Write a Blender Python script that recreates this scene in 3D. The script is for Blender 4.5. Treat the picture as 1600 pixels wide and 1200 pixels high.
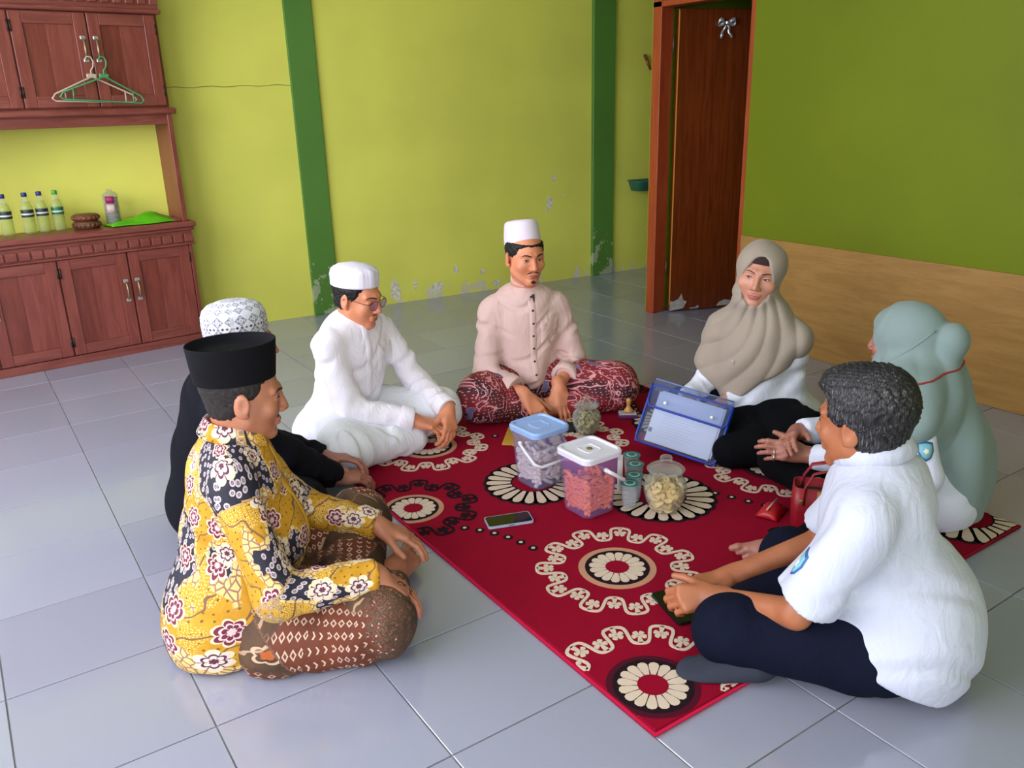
import bpy, bmesh, math, random
import numpy as np
from mathutils import Vector, Matrix

for o in list(bpy.data.objects):
    bpy.data.objects.remove(o)
SC = bpy.context.scene
COL = SC.collection
random.seed(7)
RNG = np.random.default_rng(11)
PI = math.pi

# ------------------------------------------------------------------ camera
CAM_POS = np.array([-0.2850, -1.7098, 1.3583])
def camera_axes(yaw, pitch, roll):
    f = np.array([math.sin(yaw) * math.cos(pitch), math.cos(yaw) * math.cos(pitch), -math.sin(pitch)])
    r = np.array([math.cos(yaw), -math.sin(yaw), 0.0])
    u = np.cross(r, f)
    c, s = math.cos(roll), math.sin(roll)
    return c * r + s * u, -s * r + c * u, f
_r, _u, _f = camera_axes(0.58669, 0.32712, -0.02708)
cam_data = bpy.data.cameras.new('camera')
cam_data.sensor_width = 36.0
cam_data.lens = 1297.157 * 36.0 / 1600.0
cam_data.clip_start = 0.05
cam = bpy.data.objects.new('camera', cam_data)
COL.objects.link(cam)
cam.matrix_world = Matrix(((_r[0], _u[0], -_f[0], CAM_POS[0]), (_r[1], _u[1], -_f[1], CAM_POS[1]),
                           (_r[2], _u[2], -_f[2], CAM_POS[2]), (0, 0, 0, 1)))
SC.camera = cam

# ------------------------------------------------------------------ daylight, exposure
world = bpy.data.worlds.new('sky')
SC.world = world
world.use_nodes = True
bg = world.node_tree.nodes['Background']
bg.inputs['Color'].default_value = (0.86, 0.865, 1.0, 1)
bg.inputs['Strength'].default_value = 10.0
SC.view_settings.view_transform = 'Standard'
SC.view_settings.look = 'None'
SC.view_settings.gamma = 1.0
SC.view_settings.use_curve_mapping = False
SC.view_settings.exposure = 0.0
SC.cycles.use_denoising = True
SC.cycles.max_bounces = 10
SC.cycles.transparent_max_bounces = 16
SC.cycles.transmission_bounces = 10
SC.cycles.sample_clamp_indirect = 6.0
SC.cycles.caustics_reflective = False
SC.cycles.caustics_refractive = False
def portal(name, loc, rot, sx, sy):      # guides the sky light through an opening of the room
    l = bpy.data.lights.new(name, 'AREA')
    l.shape = 'RECTANGLE'; l.size = sx; l.size_y = sy
    l.cycles.is_portal = True
    o = bpy.data.objects.new(name, l); COL.objects.link(o)
    o.location = loc; o.rotation_euler = rot
OPENINGS = [(-1.60, -0.05, 0.0, 2.30)]   # x0, x1, z0, z1 in the front wall
FRONT_Y = -2.75
for x0, x1, z0, z1 in OPENINGS:
    portal('daylight_portal', ((x0 + x1) / 2, FRONT_Y - 0.02, (z0 + z1) / 2), (PI / 2, 0, 0), x1 - x0, z1 - z0)
LEFT_X = -1.95
SIDE_OPENING = (-1.30, 2.90, 0.90, 2.60)                         # y0, y1, z0, z1 in the left wall; unseen, sized to brighten the back
portal('daylight_portal', (LEFT_X - 0.02, (SIDE_OPENING[0] + SIDE_OPENING[1]) / 2, (SIDE_OPENING[2] + SIDE_OPENING[3]) / 2), (PI / 2, 0, -PI / 2), SIDE_OPENING[1] - SIDE_OPENING[0], SIDE_OPENING[3] - SIDE_OPENING[2])
# ------------------------------------------------------------------ materials
def srgb(r, g, b):
    f = lambda c: (c / 255 / 12.92) if c / 255 <= 0.04045 else ((c / 255 + 0.055) / 1.055) ** 2.4
    return (f(r), f(g), f(b), 1.0)
class E_:
    """a float or colour socket with arithmetic, so that node maths reads like maths"""
    def __init__(s, nt, k): s.nt, s.k = nt, k
    def _m(s, op, *a):
        n = s.nt.nodes.new('ShaderNodeMath'); n.operation = op
        for i, v in enumerate((s,) + a):
            if isinstance(v, E_): s.nt.links.new(v.k, n.inputs[i])
            else: n.inputs[i].default_value = v
        return E_(s.nt, n.outputs[0])
    def __add__(s, o): return s._m('ADD', o)
    __radd__ = __add__
    def __sub__(s, o): return s._m('SUBTRACT', o)
    def __rsub__(s, o): return (s * -1.0) + o
    def __mul__(s, o): return s._m('MULTIPLY', o)
    __rmul__ = __mul__
    def __truediv__(s, o): return s._m('DIVIDE', o)
    def gt(s, o): return s._m('GREATER_THAN', o)
    def lt(s, o): return s._m('LESS_THAN', o)
    def mn(s, o): return s._m('MINIMUM', o)
    def mx(s, o): return s._m('MAXIMUM', o)
    def sin(s): return s._m('SINE')
    def cos(s): return s._m('COSINE')
    def abs(s): return s._m('ABSOLUTE')
    def fract(s): return s._m('FRACT')
    def floor(s): return s._m('FLOOR')
    def sqrt(s): return s._m('SQRT')
    def atan2(s, o): return s._m('ARCTAN2', o)
    def step(s, a, b):
        n = s.nt.nodes.new('ShaderNodeMapRange'); n.interpolation_type = 'SMOOTHSTEP'
        s.nt.links.new(s.k, n.inputs[0]); n.inputs[1].default_value = a; n.inputs[2].default_value = b
        return E_(s.nt, n.outputs[0])
class Mat:
    def __init__(s, name, color=(0.8, 0.8, 0.8, 1), rough=0.6, **kw):
        m = bpy.data.materials.new(name); m.use_nodes = True
        s.m, s.nt = m, m.node_tree
        s.b = s.nt.nodes['Principled BSDF']
        s.set('Base Color', color); s.set('Roughness', rough)
        for k, v in kw.items(): s.set(k.replace('_', ' '), v)
    def set(s, k, v):
        i = s.b.inputs[k]
        if isinstance(v, E_): s.nt.links.new(v.k, i)
        else: i.default_value = v
    def coord(s, kind='Object'):
        n = s.nt.nodes.new('ShaderNodeTexCoord'); return E_(s.nt, n.outputs[kind])
    def uv(s, name):
        n = s.nt.nodes.new('ShaderNodeAttribute'); n.attribute_name = name; return E_(s.nt, n.outputs['Vector'])
    def xyz(s, v):
        n = s.nt.nodes.new('ShaderNodeSeparateXYZ'); s.nt.links.new(v.k, n.inputs[0])
        return [E_(s.nt, o) for o in n.outputs]
    def vec(s, x, y, z=0.0):
        n = s.nt.nodes.new('ShaderNodeCombineXYZ')
        for i, v in enumerate((x, y, z)):
            if isinstance(v, E_): s.nt.links.new(v.k, n.inputs[i])
            else: n.inputs[i].default_value = v
        return E_(s.nt, n.outputs[0])
    def scale(s, v, sc):
        n = s.nt.nodes.new('ShaderNodeMapping'); s.nt.links.new(v.k, n.inputs[0])
        n.inputs['Scale'].default_value = sc; return E_(s.nt, n.outputs[0])
    def noise(s, v=None, scale=5.0, detail=3.0, rough=0.5, dist=0.0, dim='3D'):
        n = s.nt.nodes.new('ShaderNodeTexNoise'); n.noise_dimensions = dim
        if v is not None: s.nt.links.new(v.k, n.inputs['Vector'])
        n.inputs['Scale'].default_value = scale; n.inputs['Detail'].default_value = detail
        n.inputs['Roughness'].default_value = rough; n.inputs['Distortion'].default_value = dist
        return E_(s.nt, n.outputs[0])
    def voronoi(s, v, scale, feature='F1', dim='2D', rnd=1.0):
        n = s.nt.nodes.new('ShaderNodeTexVoronoi'); n.voronoi_dimensions = dim; n.feature = feature
        s.nt.links.new(v.k, n.inputs['Vector']); n.inputs['Scale'].default_value = scale
        n.inputs['Randomness'].default_value = rnd
        return n
    def mix(s, f, a, b):
        n = s.nt.nodes.new('ShaderNodeMix'); n.data_type = 'RGBA'
        for k, v in ((0, f), (6, a), (7, b)):
            if isinstance(v, E_): s.nt.links.new(v.k, n.inputs[k])
            else: n.inputs[k].default_value = v
        return E_(s.nt, n.outputs[2])
    def bump(s, h, strength=0.3, dist=0.01):
        n = s.nt.nodes.new('ShaderNodeBump'); s.nt.links.new(h.k, n.inputs['Height'])
        n.inputs['Strength'].default_value = strength; n.inputs['Distance'].default_value = dist
        s.nt.links.new(n.outputs[0], s.b.inputs['Normal'])
MATS = {}
def simple(name, rgb, rough=0.6, **kw):
    if name not in MATS:
        MATS[name] = Mat(name, srgb(*rgb), rough, **kw).m
    return MATS[name]
def var_mat(name, rgb, rough=0.6, amount=0.12, scale=6.0, bump=0.0, bscale=60.0, stretch=None, **kw):
    """a plain colour with slow brightness variation and fine relief"""
    if name in MATS: return MATS[name]
    M = Mat(name, srgb(*rgb), rough, **kw)
    c = M.coord()
    if stretch: c = M.scale(c, stretch)
    n = M.noise(c, scale, 4.0)
    a = srgb(*rgb)
    lo = tuple(x * (1 - amount) for x in a[:3]) + (1,); hi = tuple(min(1, x * (1 + amount)) for x in a[:3]) + (1,)
    M.set('Base Color', M.mix(n.step(0.3, 0.7), lo, hi))
    if bump: M.bump(M.noise(c, bscale, 2.0), bump, 0.003)
    MATS[name] = M.m
    return M.m

# ------------------------------------------------------------------ objects and meshes
def tag(o, label=None, cat=None, group=None, kind=None):
    for k, v in (('label', label), ('category', cat), ('group', group), ('kind', kind)):
        if v: o[k] = v
    return o
def empty(name, loc, rz=0.0):
    o = bpy.data.objects.new(name, None); COL.objects.link(o)
    o.location = loc; o.rotation_euler = (0, 0, rz); o.empty_display_size = 0.05
    return o
def link(name, me, mat, parent=None, smooth=False):
    o = bpy.data.objects.new(name, me); COL.objects.link(o)
    if mat is not None and not me.materials: me.materials.append(mat)
    if parent is not None: o.parent = parent
    if smooth:
        me.polygons.foreach_set('use_smooth', np.ones(len(me.polygons), bool))
    return o
def clone(o, parent=None, **props):
    c = o.copy(); COL.objects.link(c); c.parent = parent
    for k, v in props.items(): c[k] = v
    return c
class MB:
    """collects shapes into one mesh"""
    def __init__(s): s.bm = bmesh.new()
    def box(s, c, size, bevel=0.0, rot=None, seg=1):
        r = bmesh.ops.create_cube(s.bm, size=1.0)
        vs = r['verts']
        for v in vs: v.co = Vector((v.co.x * size[0], v.co.y * size[1], v.co.z * size[2]))
        if bevel:
            es = list({e for v in vs for e in v.link_edges})
            rb = bmesh.ops.bevel(s.bm, geom=es, offset=bevel, segments=seg, affect='EDGES', profile=0.5)
            vs = list({v for f in rb['faces'] for v in f.verts} | {v for v in vs if v.is_valid})
        M = (rot.to_4x4() if rot is not None else Matrix.Identity(4))
        M = Matrix.Translation(Vector(c)) @ M
        for v in vs: v.co = M @ v.co
        return s
    def span(s, a, b, bevel=0.0):
        return s.box([(a[i] + b[i]) / 2 for i in range(3)], [abs(b[i] - a[i]) for i in range(3)], bevel)
    def lathe(s, prof, n=32, c=(0, 0, 0), ax=1.0, ay=1.0, close=False, M=None):
        rings = []
        for r, z in prof:
            if r < 1e-6: rings.append([s.bm.verts.new((c[0], c[1], c[2] + z))])
            else: rings.append([s.bm.verts.new((c[0] + r * ax * math.cos(2 * PI * i / n), c[1] + r * ay * math.sin(2 * PI * i / n), c[2] + z)) for i in range(n)])
        for a, b in zip(rings, rings[1:]):
            if len(a) == 1 and len(b) == 1: continue
            for i in range(n):
                j = (i + 1) % n
                if len(a) == 1: s.bm.faces.new((a[0], b[j], b[i]))
                elif len(b) == 1: s.bm.faces.new((a[i], a[j], b[0]))
                else: s.bm.faces.new((a[i], a[j], b[j], b[i]))
        if M is not None:
            for r in rings:
                for v in r: v.co = M @ v.co
        return s
    def tube(s, pts, r, n=8, closed=False, flat=1.0):
        pts = [Vector(p) for p in pts]; rs = r if isinstance(r, (list, tuple)) else [r] * len(pts)
        rings = []; up = None
        m = len(pts)
        for i, p in enumerate(pts):
            t = (pts[(i + 1) % m] - pts[i - 1]) if closed else (pts[min(i + 1, m - 1)] - pts[max(i - 1, 0)])
            if t.length < 1e-9: t = Vector((0, 0, 1))
            t.normalize()
            if up is None:
                up = Vector((0, 0, 1)) if abs(t.z) < 0.9 else Vector((1, 0, 0))
            x = up.cross(t)
            if x.length < 1e-6: x = Vector((1, 0, 0)).cross(t)
            x.normalize(); y = t.cross(x); up = y
            rings.append([s.bm.verts.new(p + x * (rs[i] * math.cos(2 * PI * k / n)) + y * (rs[i] * flat * math.sin(2 * PI * k / n))) for k in range(n)])
        for a in range(m if closed else m - 1):
            A, B = rings[a], rings[(a + 1) % m]
            for k in range(n):
                s.bm.faces.new((A[k], A[(k + 1) % n], B[(k + 1) % n], B[k]))
        if not closed:
            s.bm.faces.new(rings[0][::-1]); s.bm.faces.new(rings[-1])
        return s
    def prism(s, pts, z0, z1, M=None):
        a = [s.bm.verts.new((x, y, z0)) for x, y in pts]; b = [s.bm.verts.new((x, y, z1)) for x, y in pts]
        n = len(pts)
        s.bm.faces.new(b); s.bm.faces.new(a[::-1])
        for i in range(n): s.bm.faces.new((a[i], a[(i + 1) % n], b[(i + 1) % n], b[i]))
        if M is not None:
            for v in a + b: v.co = M @ v.co
        return s
    def grid(s, P):
        nu, nv = len(P), len(P[0])
        V = [[s.bm.verts.new(Vector(p)) for p in row] for row in P]
        for i in range(nu - 1):
            for j in range(nv - 1):
                s.bm.faces.new((V[i][j], V[i + 1][j], V[i + 1][j + 1], V[i][j + 1]))
        return s
    def sheet(s, P, th, d=None):
        """a grid of points made into a thin closed slab of thickness th"""
        P = np.array(P, float)
        du = np.gradient(P, axis=0); dv = np.gradient(P, axis=1)
        n = np.cross(du, dv); n /= np.linalg.norm(n, axis=2, keepdims=True) + 1e-12
        Q = P - n * th
        nu, nv = P.shape[:2]
        A = [[s.bm.verts.new(P[i, j]) for j in range(nv)] for i in range(nu)]
        B = [[s.bm.verts.new(Q[i, j]) for j in range(nv)] for i in range(nu)]
        for i in range(nu - 1):
            for j in range(nv - 1):
                s.bm.faces.new((A[i][j], A[i + 1][j], A[i + 1][j + 1], A[i][j + 1]))
                s.bm.faces.new((B[i][j], B[i][j + 1], B[i + 1][j + 1], B[i + 1][j]))
        bd = [(i, 0) for i in range(nu)] + [(nu - 1, j) for j in range(1, nv)] + [(i, nv - 1) for i in range(nu - 2, -1, -1)] + [(0, j) for j in range(nv - 2, 0, -1)]
        for k in range(len(bd)):
            (i, j), (i2, j2) = bd[k], bd[(k + 1) % len(bd)]
            s.bm.faces.new((A[i][j], B[i][j], B[i2][j2], A[i2][j2]))
        return s
    def build(s, name, mat, parent=None, smooth=False, loc=None, rz=None):
        bmesh.ops.recalc_face_normals(s.bm, faces=s.bm.faces[:])
        me = bpy.data.meshes.new(name); s.bm.to_mesh(me); s.bm.free()
        o = link(name, me, mat, parent, smooth)
        if loc is not None: o.location = loc
        if rz is not None: o.rotation_euler = (0, 0, rz)
        return o
def rounded(w, d, r, n=5):
    out = []
    for cx, cy, a0 in ((w / 2 - r, d / 2 - r, 0), (-w / 2 + r, d / 2 - r, PI / 2), (-w / 2 + r, -d / 2 + r, PI), (w / 2 - r, -d / 2 + r, 1.5 * PI)):
        for i in range(n + 1):
            a = a0 + PI / 2 * i / n
            out.append((cx + r * math.cos(a), cy + r * math.sin(a)))
    return out
def loft(mb, rings, cap0=True, cap1=True):
    V = [[mb.bm.verts.new(Vector(p)) for p in r] for r in rings]
    n = len(V[0])
    for a, b in zip(V, V[1:]):
        for i in range(n): mb.bm.faces.new((a[i], a[(i + 1) % n], b[(i + 1) % n], b[i]))
    if cap0: mb.bm.faces.new(V[0][::-1])
    if cap1: mb.bm.faces.new(V[-1])
    return mb

# ------------------------------------------------------------------ implicit surfaces for bodies and clothes
A3 = lambda *v: np.array(v if len(v) > 1 else v[0], float)
def unit(v):
    v = np.asarray(v, float); return v / (np.linalg.norm(v) + 1e-12)
def cap_(a, b, ra, rb=None, k=0.02, wr=None, op='+'):
    """tapered limb; wr = (amplitude, wavelength, phase) puts ring wrinkles on a sleeve"""
    a, b = A3(a), A3(b); rb = ra if rb is None else rb
    ab = b - a; L2 = ab @ ab + 1e-12; L = math.sqrt(L2)
    x = unit(np.cross(ab, (0.3, 0.2, 0.9))); y = unit(np.cross(ab, x))
    def f(P):
        q = P - a; t = np.clip(q @ ab / L2, 0, 1)
        v = q - t[:, None] * ab
        r = ra + (rb - ra) * t
        if wr is not None:
            th = np.arctan2(v @ y, v @ x)
            s = t * L
            r = r + wr[0] * ((1 - 2 * np.abs(np.sin(PI * s / wr[1] + 1.3 * np.sin(th + wr[2]) + wr[2])) ** 0.8) + 0.6 * np.sin(2 * PI * s / (wr[1] * 1.7) - 2.1 * np.sin(th * 2 + 2 * wr[2]))) * (0.6 + 0.4 * np.sin(th + 3 * wr[2] + s * 9))
        return np.sqrt(np.einsum('ij,ij->i', v, v)) - r
    m = max(ra, rb) + (2 * wr[0] if wr else 0)
    return (f, np.minimum(a, b) - m, np.maximum(a, b) + m, k, op)
def ell_(c, r, R=None, k=0.02, op='+'):
    c, r = A3(c), A3(r); R = np.eye(3) if R is None else np.asarray(R, float)   # rows of R: local axes
    def f(P):
        q = (P - c) @ R.T
        a = q / r; b = a / r; k0 = np.sqrt(np.einsum('ij,ij->i', a, a)); k1 = np.sqrt(np.einsum('ij,ij->i', b, b)) + 1e-9
        return k0 * (k0 - 1.0) / k1
    m = np.sqrt(((R * r[:, None]) ** 2).sum(0))
    return (f, c - m, c + m, k, op)
def box_(c, h, R=None, rd=0.01, k=0.01, op='+'):
    c, h = A3(c), A3(h); R = np.eye(3) if R is None else np.asarray(R, float)
    def f(P):
        q = np.abs((P - c) @ R.T) - (h - rd)
        return np.sqrt((np.maximum(q, 0) ** 2).sum(1)) + np.minimum(q.max(1), 0) - rd
    m = np.abs(R.T) @ h
    return (f, c - m, c + m, k, op)
BIG = 1e3
def plane_(p, n, k=0.004, op='&'):
    """keep the side the normal points away from"""
    p, n = A3(p), unit(n)
    return (lambda P: (P - p) @ n, A3(-BIG, -BIG, -BIG), A3(BIG, BIG, BIG), k, op)
def func_(f, op='d'):
    return (f, A3(-BIG, -BIG, -BIG), A3(BIG, BIG, BIG), 0.0, op)
def evalp(prims, P, pad=0.07):
    d = np.full(len(P), 1.0)
    if pad is not None: X, Y, Z = np.ascontiguousarray(P.T)
    for f, lo, hi, k, op in prims:
        if lo[0] > -BIG / 2 and pad is not None:
            e = pad + k
            m = (X > lo[0] - e) & (X < hi[0] + e) & (Y > lo[1] - e) & (Y < hi[1] + e) & (Z > lo[2] - e) & (Z < hi[2] + e)
            idx = np.nonzero(m)[0]
            if not len(idx): continue
            a = d[idx]; b = f(P[idx])
        else:
            idx = slice(None); a = d; b = f(P)
        if op == '+':
            h = np.clip(0.5 + 0.5 * (a - b) / k, 0, 1); v = a + (b - a) * h - k * h * (1 - h)
        elif op == '-':
            h = np.clip(0.5 - 0.5 * (a + b) / k, 0, 1); v = a + (-b - a) * h + k * h * (1 - h)
        elif op == '&':
            h = np.clip(0.5 - 0.5 * (a - b) / k, 0, 1); v = a + (b - a) * h + k * h * (1 - h)
        else: v = a + b
        d[idx] = v
    return d
EDGES = [((0, 0, 0), (1, 0, 0)), ((0, 1, 0), (1, 1, 0)), ((0, 0, 1), (1, 0, 1)), ((0, 1, 1), (1, 1, 1)),
         ((0, 0, 0), (0, 1, 0)), ((1, 0, 0), (1, 1, 0)), ((0, 0, 1), (0, 1, 1)), ((1, 0, 1), (1, 1, 1)),
         ((0, 0, 0), (0, 0, 1)), ((1, 0, 0), (1, 0, 1)), ((0, 1, 0), (0, 1, 1)), ((1, 1, 0), (1, 1, 1))]
def polygonize(prims, vox, newton=True, margin=0.012):
    pos = [p for p in prims if p[4] == '+']
    lo = np.min([p[1] for p in pos], 0) - 0.03; hi = np.max([p[2] for p in pos], 0) + 0.03
    B = 6
    nb = np.ceil((hi - lo) / (vox * B)).astype(int) + 1
    n = nb * B + 1
    cs = vox * B
    ci = np.stack(np.meshgrid(*[np.arange(k) for k in nb], indexing='ij'), -1).reshape(-1, 3)
    cd = evalp(prims, lo + (ci + 0.5) * cs, pad=0.10)
    D = np.full(tuple(n), 1.0, np.float32)
    # coarse sign everywhere, fine values near the surface
    keep = np.abs(cd) < cs * 0.87 * 1.12 + margin
    ins = ci[(~keep) & (cd < 0)]
    for i in ins: D[i[0] * B:(i[0] + 1) * B + 1, i[1] * B:(i[1] + 1) * B + 1, i[2] * B:(i[2] + 1) * B + 1] = -1.0
    mark = np.zeros(tuple(n), bool)
    off = np.stack(np.meshgrid(*[np.arange(B + 1)] * 3, indexing='ij'), -1).reshape(-1, 3)
    kb = ci[keep] * B
    full = (kb[:, None, :] + off[None]).reshape(-1, 3)
    mark[full[:, 0], full[:, 1], full[:, 2]] = True
    idx = np.argwhere(mark)
    vals = np.empty(len(idx), np.float32)
    # evaluate in slabs so that far limbs are culled early
    order = np.lexsort((idx[:, 2] // 18, idx[:, 1] // 18, idx[:, 0] // 18))
    idx = idx[order]
    CH = 5000
    for s in range(0, len(idx), CH):
        P = lo + idx[s:s + CH] * vox
        l, h = P.min(0), P.max(0)
        sub = [p for p in prims if p[1][0] < -BIG / 2 or ((p[1] - 0.03 - p[3] < h).all() and (p[2] + 0.03 + p[3] > l).all())]
        vals[s:s + CH] = evalp(sub, P, None)
    D[idx[:, 0], idx[:, 1], idx[:, 2]] = vals
    S = D < 0
    cnt = np.zeros(tuple(n - 1), np.int8)
    for a in (0, 1):
        for b in (0, 1):
            for c in (0, 1):
                cnt += S[a:n[0] - 1 + a, b:n[1] - 1 + b, c:n[2] - 1 + c]
    cells = np.argwhere((cnt > 0) & (cnt < 8))
    acc = np.zeros((len(cells), 3)); num = np.zeros(len(cells))
    for e0, e1 in EDGES:
        p0 = cells + e0; p1 = cells + e1
        d0 = D[p0[:, 0], p0[:, 1], p0[:, 2]].astype(float); d1 = D[p1[:, 0], p1[:, 1], p1[:, 2]].astype(float)
        m = (d0 < 0) != (d1 < 0)
        t = np.where(m, d0 / np.where(m, d0 - d1, 1), 0)
        acc += np.where(m[:, None], p0 + (p1 - p0) * t[:, None], 0); num += m
    o_ = np.lexsort((cells[:, 2] // 18, cells[:, 1] // 18, cells[:, 0] // 18)); cells, acc, num = cells[o_], acc[o_], num[o_]
    V = lo + acc / num[:, None] * vox
    ID = np.full(tuple(n - 1), -1, np.int32)
    ID[cells[:, 0], cells[:, 1], cells[:, 2]] = np.arange(len(cells))
    quads = []
    for ax in range(3):
        u, v = (ax + 1) % 3, (ax + 2) % 3
        sl0 = [slice(None)] * 3; sl1 = [slice(None)] * 3
        sl0[ax] = slice(0, n[ax] - 1); sl1[ax] = slice(1, n[ax])
        for w in (u, v):
            sl0[w] = slice(1, n[w] - 1); sl1[w] = slice(1, n[w] - 1)
        s0, s1 = S[tuple(sl0)], S[tuple(sl1)]
        E0 = np.argwhere(s0 != s1)
        if not len(E0): continue
        flip = s0[E0[:, 0], E0[:, 1], E0[:, 2]]
        base = E0.copy(); base[:, u] += 1; base[:, v] += 1
        def cid(du, dv):
            q = base.copy(); q[:, u] += du; q[:, v] += dv
            return ID[q[:, 0], q[:, 1], q[:, 2]]
        a, b, c, d = cid(-1, -1), cid(0, -1), cid(0, 0), cid(-1, 0)
        Q = np.stack([a, b, c, d], 1)
        Q[~flip] = Q[~flip][:, ::-1]
        quads.append(Q)
    Q = np.concatenate(quads); Q = Q[(Q >= 0).all(1)]
    if newton:
        h = 0.0015
        def ev(P):
            out = np.empty(len(P))
            for s in range(0, len(P), CH):
                p = P[s:s + CH]; l, hh = p.min(0), p.max(0)
                sub = [q for q in prims if q[1][0] < -BIG / 2 or ((q[1] - 0.03 - q[3] < hh).all() and (q[2] + 0.03 + q[3] > l).all())]
                out[s:s + CH] = evalp(sub, p, None)
            return out
        K = np.array([(1, -1, -1), (-1, -1, 1), (-1, 1, -1), (1, 1, 1)], float)
        g = np.zeros_like(V); dm = 0
        for kk in K:
            dv = ev(V + kk * h); g += kk * dv[:, None]; dm = dm + dv / 4
        g /= 4 * h
        st = dm / np.maximum((g * g).sum(1), 0.15)
        st = np.clip(st, -vox * 0.6, vox * 0.6)
        V = V - g * st[:, None]
    return V, Q
def mesh_from(name, V, F):
    me = bpy.data.meshes.new(name)
    nv, nf, k = len(V), len(F), F.shape[1]
    me.vertices.add(nv); me.vertices.foreach_set('co', np.asarray(V, np.float32).ravel())
    me.loops.add(nf * k); me.loops.foreach_set('vertex_index', F.astype(np.int32).ravel())
    me.polygons.add(nf); me.polygons.foreach_set('loop_start', np.arange(0, nf * k, k, dtype=np.int32))
    me.update(calc_edges=True)
    return me
def coarsen(V, Q, hidden, cell=0.018):
    """merge vertices that lie under the clothes into a coarser mesh; the surface stays connected"""
    T = np.concatenate([Q[:, [0, 1, 2]], Q[:, [0, 2, 3]]])
    key = np.floor(V / cell).astype(np.int64)
    kk = (key[:, 0] * 73856093) ^ (key[:, 1] * 19349663) ^ (key[:, 2] * 83492791)
    kk = np.where(hidden, kk, np.arange(len(V)) + (1 << 60))
    _, inv = np.unique(kk, return_inverse=True)
    m = inv.max() + 1
    c = np.bincount(inv, minlength=m)
    V2 = np.stack([np.bincount(inv, V[:, i], m) / c for i in range(3)], 1)
    T = inv[T]
    T = T[(T[:, 0] != T[:, 1]) & (T[:, 1] != T[:, 2]) & (T[:, 0] != T[:, 2])]
    _, u = np.unique(np.sort(T, 1), axis=0, return_index=True)
    return V2, T[np.sort(u)]
def sdf_mesh(name, prims, vox, mat, parent, uvfn=None, hidden=None, origin=None, newton=True):
    V, F = polygonize(prims, vox, newton, 0.004 if hidden is not None else 0.012)
    if not newton:
        for _ in range(2):
            acc = np.zeros_like(V); cn = np.zeros(len(V))
            for a in range(4):
                i, j = F[:, a], F[:, (a + 1) % 4]
                for c in range(3): acc[:, c] += np.bincount(i, V[j, c], len(V)) + np.bincount(j, V[i, c], len(V))
                cn += np.bincount(i, minlength=len(V)) + np.bincount(j, minlength=len(V))
            V = V * 0.5 + 0.5 * acc / cn[:, None]
    if hidden is not None:
        hd = np.zeros(len(V), bool)
        for g, dep in hidden:
            hd |= evalp(g, V) < -dep
        V, F = coarsen(V, F, hd)
    o3 = A3(0, 0, 0) if origin is None else A3(origin)
    me = mesh_from(name, V - o3, F)
    if uvfn is not None:
        uv = uvfn(V)
        at = me.attributes.new('cloth_uv', 'FLOAT_VECTOR', 'POINT')
        at.data.foreach_set('vector', np.concatenate([uv, np.zeros((len(V), 3 - uv.shape[1]))], 1).astype(np.float32).ravel())
    return link(name, me, mat, parent, True)
# ------------------------------------------------------------------ the room
def paint(name, rgb, wear=0.55, top=0.30, rough=0.45):
    """wall paint with flaking near the floor and a few older scars"""
    M = Mat(name, srgb(*rgb), rough + 0.15, Specular_IOR_Level=0.25); c = M.coord(); x, y, z = M.xyz(c); a = srgb(*rgb)
    big = M.noise(c, 1.3, 3.0); fine = M.noise(c, 9.0, 5.0, 0.6)
    col = M.mix(big.step(0.3, 0.7), tuple(k * 0.92 for k in a[:3]) + (1,), tuple(min(1, k * 1.06) for k in a[:3]) + (1,))
    if wear:
        lowness = 1.0 - z.step(0.0, top)
        fl = (M.noise(M.scale(c, (1.0, 1.0, 0.8)), 11.0, 6.0, 0.62) + lowness * 0.30).step(0.80, 0.82)
        ch = M.mix(M.noise(c, 60.0, 3.0), srgb(184, 180, 150), srgb(222, 218, 206))
        col = M.mix(fl * lowness.gt(0.02) * wear * (x.step(0.25, 0.45) if wear > 0.6 else 1.0), col, ch)
        M.bump(fine * 0.4 + fl * -0.5, 0.25, 0.004)
    else: M.bump(fine, 0.12, 0.003)
    M.set('Base Color', col); MATS[name] = M.m
    return M.m
LIME = paint('lime_wall_paint', (216, 216, 96), 0.85, 0.26)
LIME_SHADED = paint('lime_wall_paint_shaded', (108, 122, 8), 0.0)  # darker copy of the lime paint; the side wall's shade is in the colour
GREEN = paint('dark_green_paint', (84, 128, 54), 0.45, 0.85, 0.35)
CEIL = simple('ceiling_white', (225, 226, 220), 0.9)
def wood(name, a, b, scale=(6.0, 6.0, 0.7), rough=0.35, freq=7.0, bump=0.15):
    if name in MATS: return MATS[name]
    M = Mat(name, srgb(*a), rough); c = M.scale(M.coord(), scale)
    n = M.noise(c, freq, 5.0, 0.6, 0.8); f = M.noise(c, freq * 7, 3.0, 0.6)
    col = M.mix(n.step(0.32, 0.68), srgb(*a), srgb(*b)); col = M.mix(f.step(0.56, 0.74) * 0.35, col, tuple(k * 0.45 for k in srgb(*a)[:3]) + (1,))
    M.set('Base Color', col); M.bump(f, bump, 0.002); MATS[name] = M.m
    return M.m
BW = lambda x: 3.846 - 0.0846 * x                                 # front of the back wall
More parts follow.
